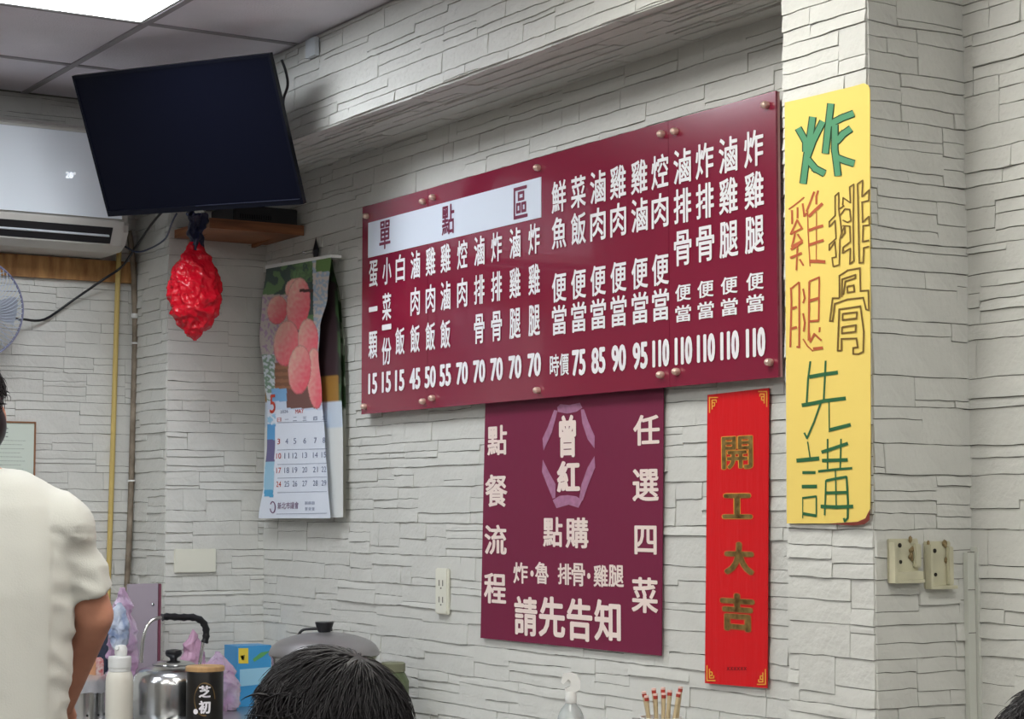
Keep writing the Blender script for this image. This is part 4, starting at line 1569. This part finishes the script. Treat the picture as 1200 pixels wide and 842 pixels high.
# big steel pot with glass lid
PYY = -0.30
pc = py(380, 760, PYY)
dpt = (pc - EYE).dot(FW)
sp = dpt / F_PX
pb = Vector((pc.x, PYY, CZ))
r = 64 * sp
zl = py(380, 767, PYY).z - CZ
pt = thing('steel_pot', 'wide steel pot with domed lid and black flat knob behind the diner', 'pot', pb)
bm = bmesh.new()
lathe(bm, [(r * .9, 0), (r * .94, .01), (r * .95, zl - .01), (r * 1.0, zl), (r * .9, zl)], pb, 48)
obj('body', bm, M_STEEL, pt, True)
M_LIDG = mat('brushed_lid', (0.34, 0.33, 0.34), 0.38, metal=0.7)
bm = bmesh.new()
hd = 24 * sp
prof = [(r * 1.01, zl + .001), (r * 1.015, zl + .006)] + [(r * math.cos(t), zl + .006 + hd * math.sin(t) ** .9) for t in [k * PI / 2 / 9 for k in range(1, 9)]] + [(.02, zl + .006 + hd)]
lathe(bm, prof, pb, 56)
ld = obj('lid', bm, M_LIDG, pt, True)
zt = zl + .006 + hd
bm = bmesh.new()
lathe(bm, [(.016, zt), (.019, zt + .004), (.026, zt + .026), (.024, zt + .028)], pb, 28)
obj('knob', bm, M_BLACK, ld, False)
bm = bmesh.new()
tube(bm, spline([pb + RT * a * sp + Vector((0, 0, zt - b * sp)) + Vector((.0, .05, 0)) for a, b in ((-52, 8), (-46, -1), (-36, -3), (-20, -3), (-10, -2))], 4), .004, 8)
obj('lid_stay', bm, M_BLACK, ld, True)
bm = bmesh.new()
box(bm, (pb.x + r * .8, PYY - .02, zl + CZ - .006), (pb.x + r * 1.13, PYY + .02, zl + CZ + .004))
obj('side_handle', bm, M_BLACK, pt)
gb = thing('green_jar', 'dull green jar standing just right of the steel pot', 'jar', py(466, 842, -.12) * 1)
gb.location.z = CZ
gb.location.x -= .03
gc = Vector((gb.location.x, -.12, CZ))
zt = py(462, 777, -.12).z - CZ
bm = bmesh.new()
lathe(bm, [(.04, 0), (.045, .01), (.045, zt * .75), (.036, zt * .85), (.032, zt * .88)], gc, 28)
obj('body', bm, mat('green_glass', srgb(96, 108, 78), 0.4, var=.4, vscale=30), gb, True)
bm = bmesh.new()
lathe(bm, [(.034, zt * .885), (.035, zt * .9), (.035, zt), (.03, zt + .003)], gc, 28)
obj('lid', bm, mat('jar_lid', srgb(120, 122, 100), 0.5), gb, True)

# spray bottle
SY = -0.24
sc_ = py(669, 830, SY)
ss = (sc_ - EYE).dot(FW) / F_PX
s0 = Vector((sc_.x, SY, CZ))
hz = lambda y: py(669, y, SY).z - CZ
spb = thing('spray_bottle', 'clear white spray bottle with trigger head below the maroon poster', 'spray bottle', s0)
M_CLR = mat('clear_plastic', srgb(226, 232, 232), 0.15, trans=0.6, bump=.3, bscale=60)
bm = bmesh.new()
lathe(bm, [(.026, 0), (.03, .006), (.031, hz(845)), (.029, hz(838)), (.022, hz(830)), (.014, hz(825)), (.012, hz(823.5))], s0, 32)
obj('body', bm, M_CLR, spb, True)
bm = bmesh.new()
lathe(bm, [(.0125, hz(823.3)), (.0135, hz(822)), (.0125, hz(812)), (.011, hz(809.5))], s0, 24)
obj('collar', bm, M_WHITE, spb, True)
bm = bmesh.new()
hp = [(660, 788.5), (668, 787.5), (676, 790), (680, 797), (680, 806), (675, 810), (663, 810), (662, 806), (668, 803), (669, 798), (666, 795), (660, 801), (657.5, 799)]
hpp = [s0 + RT * ((a - 669) * ss) + Vector((0, 0, hz(b))) for a, b in hp]
nrm = RT.cross(Vector((0, 0, 1)))
prism(bm, [p - nrm * .009 for p in hpp], nrm * .018)
obj('trigger_head', bm, M_WHITE, spb)

# cup of wrapped chopsticks
CYY = -0.22
c0 = py(775, 842, CYY)
c0 = Vector((c0.x, CYY, CZ))
cup = thing('chopstick_cup', 'white cup holding wooden chopsticks on the counter under the poster', 'cup', c0)
zr_ = py(760, 837, CYY).z - CZ
bm = bmesh.new()
lathe(bm, [(.03, 0), (.036, .004), (.046, zr_), (.044, zr_), (.032, .008), (.005, .006)], c0, 36)
obj('body', bm, M_WHITE, cup, True)
M_BAM = mat('bamboo', srgb(206, 186, 148), 0.6, var=.15, vscale=30, stretch=(1, 1, .2))
M_RTIP = mat('red_tip', srgb(170, 60, 50), 0.5)
M_PTIP = mat('pale_tip', srgb(232, 196, 186), 0.5)
cs_ = (c0 - EYE).dot(FW) / F_PX
tops = [(745, 811), (756, 815), (760, 807), (765, 813), (774, 812), (779.5, 810), (786, 809), (789, 805), (798, 811), (770, 806)]
where = ['leftmost', 'second from left', 'third from left, taller', 'fourth from left', 'middle', 'sixth from left', 'seventh from left', 'tallest right', 'rightmost', 'rear middle']
for k, (x, y) in enumerate(tops):
    top = c0 + RT * ((x - 771) * cs_ * .96) + FW.cross(RT).normalized() * 0
    top = Vector((top.x, top.y, py(775, y, CYY).z)) + Vector((.004 * math.sin(k * 2.1), .010 * math.cos(k * 2.7), 0))
    bot = c0 + Vector(((x - 773) * cs_ * .25, .010 * math.cos(k * 2.7), .012))
    st = thing('chopstick', 'wooden chopstick with a red tip, %s in the white cup' % where[k], 'chopstick', bot, 'chopsticks in the white cup')
    d = (top - bot)
    bm = bmesh.new()
    tube(bm, [bot, top - d.normalized() * .010], [.0028, .0045], 8)
    obj('shaft', bm, M_BAM, st, True)
    bm = bmesh.new()
    tube(bm, [top - d.normalized() * .0098, top - d.normalized() * .003], .0049, 8)
    obj('red_band', bm, M_RTIP, st)
    bm = bmesh.new()
    tube(bm, [top - d.normalized() * .0028, top + d.normalized() * .0015], .0050, 8)
    obj('tip', bm, M_PTIP, st)

# ------------------------------------------------------------------ people


def cap(bm, p0, p1, r0, r1, flat=1.0, axis=None, n=18):
    """closed tapering limb with rounded ends"""
    p0, p1 = Vector(p0), Vector(p1)
    d = p1 - p0
    L = d.length
    d.normalize()
    u = d.orthogonal().normalized() if axis is None else (Vector(axis) - d * Vector(axis).dot(d)).normalized()
    w = d.cross(u)
    prof = []
    for k in range(5):
        a = PI / 2 * (1 - k / 5)
        prof.append((-r0 * math.sin(a), r0 * math.cos(a)))
    for k in range(5):
        prof.append((L * k / 4, r0 + (r1 - r0) * k / 4))
    for k in range(1, 6):
        a = PI / 2 * k / 5
        prof.append((L + r1 * math.sin(a), max(r1 * math.cos(a), 1e-4)))
    rings = []
    for t, r in prof:
        r = max(r, 1e-4)
        rings.append([bm.verts.new(p0 + d * t + (u * math.cos(2 * PI * i / n) + w * math.sin(2 * PI * i / n) * flat) * r) for i in range(n)])
    for j in range(len(rings) - 1):
        for i in range(n):
            l = (i + 1) % n
            bm.faces.new((rings[j][i], rings[j][l], rings[j + 1][l], rings[j + 1][i]))
    bm.faces.new(rings[0][::-1])
    bm.faces.new(rings[-1])


def ball(bm, c, rx, ry, rz, B):
    bmesh.ops.create_uvsphere(bm, u_segments=20, v_segments=12, radius=1,
                              matrix=Matrix.Translation(c) @ B.to_4x4() @ Matrix.Diagonal((rx, ry, rz, 1)))


def fused(bm, voxel, smooth=4):
    """one continuous surface out of overlapping closed shapes"""
    bmesh.ops.recalc_face_normals(bm, faces=bm.faces)
    me = bpy.data.meshes.new('tmp')
    bm.to_mesh(me)
    bm.free()
    o = bpy.data.objects.new('tmp', me)
    COL.objects.link(o)
    r = o.modifiers.new('r', 'REMESH')
    r.mode = 'VOXEL'
    r.voxel_size = voxel
    s = o.modifiers.new('s', 'SMOOTH')
    s.factor = 0.5
    s.iterations = smooth
    dg = bpy.context.evaluated_depsgraph_get()
    ev = o.evaluated_get(dg)
    m2 = bpy.data.meshes.new_from_object(ev)
    bpy.data.objects.remove(o)
    b2 = bmesh.new()
    b2.from_mesh(m2)
    bpy.data.meshes.remove(m2)
    return b2


def hand(bm, w, d, side, pr):
    """w wrist, d direction of the hand, side: toward the thumb, pr: palm normal; fingers slightly curled"""
    d, side, pr = d.normalized(), side.normalized(), pr.normalized()
    pc_ = w + d * .045
    B = Matrix((side, pr, d)).transposed()
    ball(bm, pc_, .041, .016, .05, B)
    for k, (off, ln, rr_) in enumerate(((.029, .070, .0085), (.010, .078, .0088), (-.009, .073, .0085), (-.027, .058, .0076))):
        b0 = w + d * .075 + side * off
        b1_ = b0 + d * ln * .45 + pr * .010
        b2_ = b1_ + d * ln * .30 + pr * .018
        b3_ = b2_ + d * ln * .14 + pr * .016
        cap(bm, b0, b1_, rr_, rr_ * .95, n=10)
        cap(bm, b1_, b2_, rr_ * .95, rr_ * .9, n=10)
        cap(bm, b2_, b3_, rr_ * .9, rr_ * .75, n=10)
    t0 = w + d * .022 + side * .026
    t1 = t0 + d * .034 + side * .028 + pr * .006
    t2 = t1 + d * .028 + side * .008 + pr * .010
    cap(bm, t0, t1, .012, .0105, n=10)
    cap(bm, t1, t2, .0105, .0085, n=10)


def person(label, hc, fdir, standing, shirt_m, hair_m, hair_n, seed, sc=1.0, pants=(40, 42, 50), arm_pose=None, hairlen=.06, hairpad=.012, lift=0.0, shw=.17, wide=1.0, low=0.0, nape=False):
    """hc: centre of the head, fdir: where the face looks"""
    rnd = random.Random(seed)
    f = Vector(fdir).normalized()
    fh = Vector((f.x, f.y, 0)).normalized()
    rgt = fh.cross(Z_)            # the person's right hand
    B = Matrix((rgt, fh, Z_)).transposed()       # local x = right, y = front, z = up
    P = lambda x, y, z: hc + rgt * x + fh * y + Z_ * z
    base = Vector((hc.x, hc.y, 0)) - fh * .04
    root = thing('person', label, 'person', base)
    bm = bmesh.new()
    # head
    ball(bm, P(0, -.012, .022), .076, .094, .088, B)
    ball(bm, P(0, .018, -.045), .058, .070, .070, B)
    ball(bm, P(0, .045, -.088), .032, .036, .026, B)
    cap(bm, P(0, .086, -.004), P(0, .104, -.036), .008, .013)
    ball(bm, P(0, .106, -.040), .018, .012, .010, B)
    ball(bm, P(0, .083, -.068), .026, .012, .007, B)
    ball(bm, P(0, .080, -.080), .022, .012, .008, B)
    ball(bm, P(0, .074, .024), .056, .016, .011, B)
    for s_ in (1, -1):
        ball(bm, P(s_ * .080, -.008, -.02), .009, .020, .032, B)
        ball(bm, P(s_ * .040, .062, -.038), .022, .020, .020, B)
    cap(bm, P(0, -.018, -.07), P(0, -.045, -.19), .055, .060)
    sh_z = -.235 + low
    shr, shl = P(shw, -.05, sh_z), P(-shw, -.05, sh_z)
    for s_ in (1, -1):
        cap(bm, P(s_ * .02, -.04, sh_z + .085), P(s_ * shw * .8, -.05, sh_z + .005), .050, .042)
    cap(bm, P(-.10, -.05, sh_z + .015), P(.10, -.05, sh_z + .015), .062, .062)
    cap(bm, P(0, -.05, sh_z - .06), P(0, -.06, sh_z - .38), .145, .130, .68, rgt)
    hip = sh_z - .50
    cap(bm, P(-.07, -.06, hip + .04), P(.07, -.06, hip + .04), .11, .11)
    if arm_pose:
        er, wr, el, wl = [P(*q_) for q_ in arm_pose]
    else:
        er, el = P(.22, .02, sh_z - .26), P(-.22, .02, sh_z - .26)
        wr, wl = P(.15, .26, sh_z - .34), P(-.15, .26, sh_z - .34)
    for s0_, e_, w_, sd in ((shr, er, wr, 1), (shl, el, wl, -1)):
        cap(bm, s0_, e_, .052, .040)
        cap(bm, e_, w_, .041, .026)
        dd = (w_ - e_).normalized()
        inn = (-rgt * sd - dd * (-rgt * sd).dot(dd)).normalized()
        pn = dd.cross(inn)
        if pn.z > 0:
            pn = -pn
        hand(bm, w_, dd, inn, pn)
    feet = []
    if standing:
        ankz = .08 - hc.z
        for s_ in (1, -1):
            hp_ = P(s_ * .09, -.06, hip)
            kn = P(s_ * .10, -.03, (hip + ankz) / 2)
            an = P(s_ * .105, -.05, ankz)
            cap(bm, hp_, kn, .085, .058)
            cap(bm, kn, an, .056, .036)
            cap(bm, an + Vector((0, 0, -.04)), an + fh * .16 + Vector((0, 0, -.045)), .034, .026, .9)
            feet.append((hp_, kn, an))
    else:
        ankz = .08 - hc.z
        for s_ in (1, -1):
            hp_ = P(s_ * .09, -.04, hip + .01)
            kn = P(s_ * .13, .38, hip + .03)
            an = P(s_ * .13, .34, ankz)
            cap(bm, hp_, kn, .085, .060)
            cap(bm, kn, an, .058, .036)
            cap(bm, an + Vector((0, 0, -.04)), an + fh * .16 + Vector((0, 0, -.045)), .034, .026, .9)
            feet.append((hp_, kn, an))
    b = fused(bm, .0058, 3)
    obj('body', b, M_SKIN, root, True)
    M_EYEW = mat('eye_white', srgb(236, 234, 230), 0.2)
    M_EYED = mat('eye_dark', srgb(30, 22, 20), 0.15)
    for s_ in (1, -1):
        bm = bmesh.new()
        ball(bm, P(s_ * .031, .078, .002), .013, .011, .008, B)
        e = obj('eye', bm, M_EYEW, root, True)
        bm = bmesh.new()
        ball(bm, P(s_ * .031, .0865, .002), .0055, .004, .0055, B)
        obj('iris', bm, M_EYED, e, True)
    # trousers
    bm = bmesh.new()
    cap(bm, P(-.07, -.06, hip + .05), P(.07, -.06, hip + .05), .125, .125)
    for hp_, kn, an in feet:
        cap(bm, hp_, kn, .10, .078)
        cap(bm, kn, an + Vector((0, 0, .03)), .076, .060)
    b = fused(bm, .014, 4)
    obj('trousers', b, mat('trousers_%d_%d_%d' % pants, srgb(*pants), 0.8), root, True)
    for hp_, kn, an in feet:
        bm = bmesh.new()
        z0 = .002
        c_ = an + fh * .06
        prof = [(-.11, -.035), (-.115, 0), (-.09, .035), (.04, .045), (.13, .038), (.155, 0), (.13, -.04), (.02, -.042)]
        pts = [Vector((c_.x, c_.y, z0)) + fh * a + rgt * b_ for a, b_ in prof]
        prism(bm, pts, (0, 0, .085))
        bmesh.ops.bevel(bm, geom=list(bm.edges), offset=.015, segments=3, affect='EDGES')
        obj('shoe', bm, mat('shoe_dark', srgb(44, 42, 44), 0.6), root, True)
    # shirt
    bm = bmesh.new()
    prof = [(sh_z + .092, .088 * wide, .070), (sh_z + .088, .105 * wide, .078), (sh_z + .062, .150 * wide, .092), (sh_z + .02, .182 * wide, .110), (sh_z - .06, .196 * wide, .125), (sh_z - .14, .198 * wide, .135),
            (sh_z - .26, .194 * wide, .138), (sh_z - .40, .192 * wide, .142), (sh_z - .50, .19 * wide, .150), (sh_z - .58, .196 * wide, .152)]
    rings = []
    for z, a, d_ in prof:
        rings.append([bm.verts.new(P(a * math.copysign(abs(math.cos(t)) ** .8, math.cos(t)), -.055 + d_ * math.copysign(abs(math.sin(t)) ** .85, math.sin(t)), z))
                      for t in [2 * PI * k / 40 for k in range(40)]])
    for j in range(len(rings) - 1):
        for i in range(40):
            l = (i + 1) % 40
            bm.faces.new((rings[j][i], rings[j][l], rings[j + 1][l], rings[j + 1][i]))
    bm.faces.new(rings[0][::-1])
    bm.faces.new(rings[-1])
    for s0_, e_ in ((shr, er), (shl, el)):
        d = (e_ - s0_)
        s1_ = s0_ + d * .74
        out_ = d.cross(fh).normalized()
        cap(bm, s0_ + Vector((0, 0, -.030)), s1_ - d.normalized() * .030, .074, .052, n=24)
        mid_ = P(0, -.05, sh_z + .03)
        cap(bm, mid_ + (s0_ - mid_) * .35, s0_ + Vector((0, 0, -.022)), .076, .076, n=24)
        # open hem: a flat ended cuff
        c0_ = s1_ - d.normalized() * .06
        u_ = d.normalized().orthogonal().normalized()
        v_ = d.normalized().cross(u_)
        ra = [bm.verts.new(c0_ + (u_ * math.cos(t) + v_ * math.sin(t)) * .060) for t in [2 * PI * k / 24 for k in range(24)]]
        rb_ = [bm.verts.new(s1_ + d.normalized() * .012 + (u_ * math.cos(t) + v_ * math.sin(t)) * .063) for t in [2 * PI * k / 24 for k in range(24)]]
        for k in range(24):
            bm.faces.new((ra[k], ra[(k + 1) % 24], rb_[(k + 1) % 24], rb_[k]))
        bm.faces.new(ra[::-1])
        bm.faces.new(rb_)
    b = fused(bm, .008, 3)
    # folds
    for v in b.verts:
        c = v.co - hc
        lx, ly, lz = c.dot(rgt), c.dot(fh), c.z
        k1 = noise.noise(Vector((lx * 11 + lz * 2.5, ly * 9, lz * 2.2 + seed)))
        k2 = 1 - abs(noise.noise(Vector((lx * 12 - lz * 14, ly * 6, lz * 22 + lx * 16 + seed * 3)))) * 2.5
        sl = 1.0 if abs(lx) > .2 and lz < sh_z - .02 else .15
        k3 = 1 - abs(noise.noise(Vector((lx * 13 + lz * 1.5, ly * 4, lz * 1.6 + 40)))) * 2
        v.co += v.normal * (k1 * .009 + k2 * .0045 * sl + k3 * .008 * (1 - sl))
    obj('shirt', b, shirt_m, root, True)
    # hair
    bm = bmesh.new()
    ball(bm, P(0, -.016, .030), .076 + hairpad, .094 + hairpad, .088 + hairpad, B)
    ball(bm, P(0, -.045, -.025), .070 + hairpad, .060 + hairpad, .085 + hairpad * .6, B)
    if nape:
        ball(bm, P(0, -.025, -.03), .094, .070, .078, B)
    b = fused(bm, .007, 3)
    kill = []
    for v in b.verts:
        c = v.co - hc
        ly, lz = c.dot(fh), c.z
        edge = -.005 + (.055 if ly > .035 else 0) + (.03 * max(0, (ly + .02)) / .06 if ly <= .035 else 0) - (.09 if ly < -.03 else 0)
        if nape and ly < .035:
            edge = -.105 if ly < .01 else -.06
        if lz < edge:
            kill.append(v)
    bmesh.ops.delete(b, geom=kill, context='VERTS')
    cpo = obj('hair', b, hair_m, root, True)
    V, Fc = [], []
    crown = Vector((0.01, -.045, .11)).normalized()
    for k in range(hair_n):
        while True:
            q_ = Vector((rnd.gauss(0, 1), rnd.gauss(0, 1), rnd.gauss(0, 1))).normalized()
            if q_.z > (-.55 if q_.y < -.1 else (.05 if q_.y < .45 else .5)):
                break
        a_, b_, c_ = .076 + hairpad * .75, .094 + hairpad * .75, .088 + hairpad * .75
        pos = Vector((q_.x * a_, q_.y * b_ - .016, q_.z * c_ + .030))
        dr = (q_ - crown * q_.dot(crown))
        if dr.length < .05:
            dr = Vector((rnd.uniform(-1, 1), rnd.uniform(-1, 1), .1))
        dr.normalize()
        dr = (dr + Vector((rnd.uniform(-.35, .35), rnd.uniform(-.35, .35), rnd.uniform(-.25, .1)))).normalized()
        L = hairlen * rnd.uniform(.6, 1.15) * (.55 if q_.y > .45 else 1)
        wd = rnd.uniform(.0009, .0019)
        N = 6
        pts = []
        p = pos.copy()
        lift_ = rnd.uniform(.1, .45) + lift
        for i in range(N):
            pts.append(p.copy())
            nrm_ = Vector((p.x / a_ ** 2, (p.y + .016) / b_ ** 2, (p.z - .03) / c_ ** 2)).normalized()
            t_ = (dr - nrm_ * dr.dot(nrm_) + nrm_ * (lift_ * (1 - 1.3 * i / N)) + Vector((0, 0, -.10 * i / N))).normalized()
            # stay on the skull
            p = p + t_ * (L / N)
            e_ = math.sqrt((p.x / a_) ** 2 + ((p.y + .016) / b_) ** 2 + ((p.z - .03) / c_) ** 2)
            if e_ < 1.0 and p.z > -.02:
                p = Vector((p.x / e_, (p.y + .016) / e_ - .016, (p.z - .03) / e_ + .03))
            dr = t_
        side_ = pts[1] - pts[0]
        nv = Vector((q_.x, q_.y, q_.z))
        sd_ = side_.cross(nv).normalized()
        b0 = len(V)
        for i, p in enumerate(pts):
            w_ = wd * (1 - .8 * (i / (N - 1)) ** 2)
            for o_ in (sd_ * w_, -sd_ * w_, nv * w_ * .9):
                r_ = p + o_
                V.append(P(r_.x, r_.y, r_.z) - base)
        for i in range(N - 1):
            for a2, b2 in ((0, 1), (1, 2), (2, 0)):
                Fc.append((b0 + i * 3 + a2, b0 + i * 3 + b2, b0 + i * 3 + 3 + b2, b0 + i * 3 + 3 + a2))
    me = bpy.data.meshes.new('hair_strands')
    me.from_pydata(V, [], Fc)
    for p_ in me.polygons:
        p_.use_smooth = True
    ho = link('hair_strands', me, hair_m, root)
    ho['kind'] = 'stuff'
    return root, P, hip


M_HAIR = mat('black_hair', srgb(26, 23, 25), 0.34, spec=0.5)
M_HAIR2 = mat('dark_hair', srgb(30, 27, 30), 0.5, spec=0.35)
M_TEE = mat('white_tee', srgb(206, 206, 200), 0.85, bump=.15, bscale=300)
M_TEE2 = mat('grey_tee', srgb(92, 96, 104), 0.85)
M_TEE3 = mat('navy_tee', srgb(52, 58, 78), 0.85)


def at(x, y, depth):
    return EYE + ray(x, y) / F_PX * depth


FH = Vector((FW.x, FW.y, 0)).normalized()
D1 = 3.95
hc1 = at(-44, 482, D1)
px1 = D1 / F_PX
person('man in a loose white short sleeved shirt standing at the left edge, back turned', hc1, FH * .99 - RT * .08, True,
       M_TEE, M_HAIR, 1500, 5, pants=(46, 48, 58),
       arm_pose=((.268, .0, -.41), (.185, .17, -.60), (-.26, .03, -.48), (-.15, .25, -.56)), hairlen=.03, hairpad=.008, shw=.20,
       wide=1.18, low=.02, nape=True)

D2 = 2.5
hc2 = at(374, 880, D2)
r2_, P2, hip2 = person('seated diner with thick black hair in front of the steel pot', hc2, -RT * .86 + FH * .5, False,
                       M_TEE2, M_HAIR2, 6500, 9, hairlen=.062, hairpad=.013, lift=-.13)
D3 = 2.30
hc3 = at(1250, 928, D3)
r3_, P3, hip3 = person('seated diner at bottom right corner, only the top of dark hair showing', hc3, -RT * .9 - FH * .45, False,
                       M_TEE3, M_HAIR2, 2600, 13, hairlen=.05, hairpad=.012)


def stool(label, c, top):
    t = thing('stool', label, 'stool', (c.x, c.y, 0))
    bm = bmesh.new()
    lathe(bm, [(.14, top - .035), (.165, top - .03), (.165, top - .006), (.15, top)], Vector((c.x, c.y, 0)), 32)
    obj('seat', bm, mat('stool_red', srgb(170, 40, 40), 0.4), t, True)
    for k in range(4):
        a = PI / 4 + k * PI / 2
        bm = bmesh.new()
        tube(bm, [Vector((c.x + .11 * math.cos(a), c.y + .11 * math.sin(a), top - .036)), Vector((c.x + .16 * math.cos(a), c.y + .16 * math.sin(a), 0.0))], .012, 10)
        obj('leg', bm, M_STEEL, t)


q = P2(0, -.07, 0)
stool('red topped stool under the diner in front of the pot', q, hc2.z + hip2 - .115)
q = P3(0, -.07, 0)
stool('red topped stool under the diner at the bottom right corner', q, hc3.z + hip3 - .115)
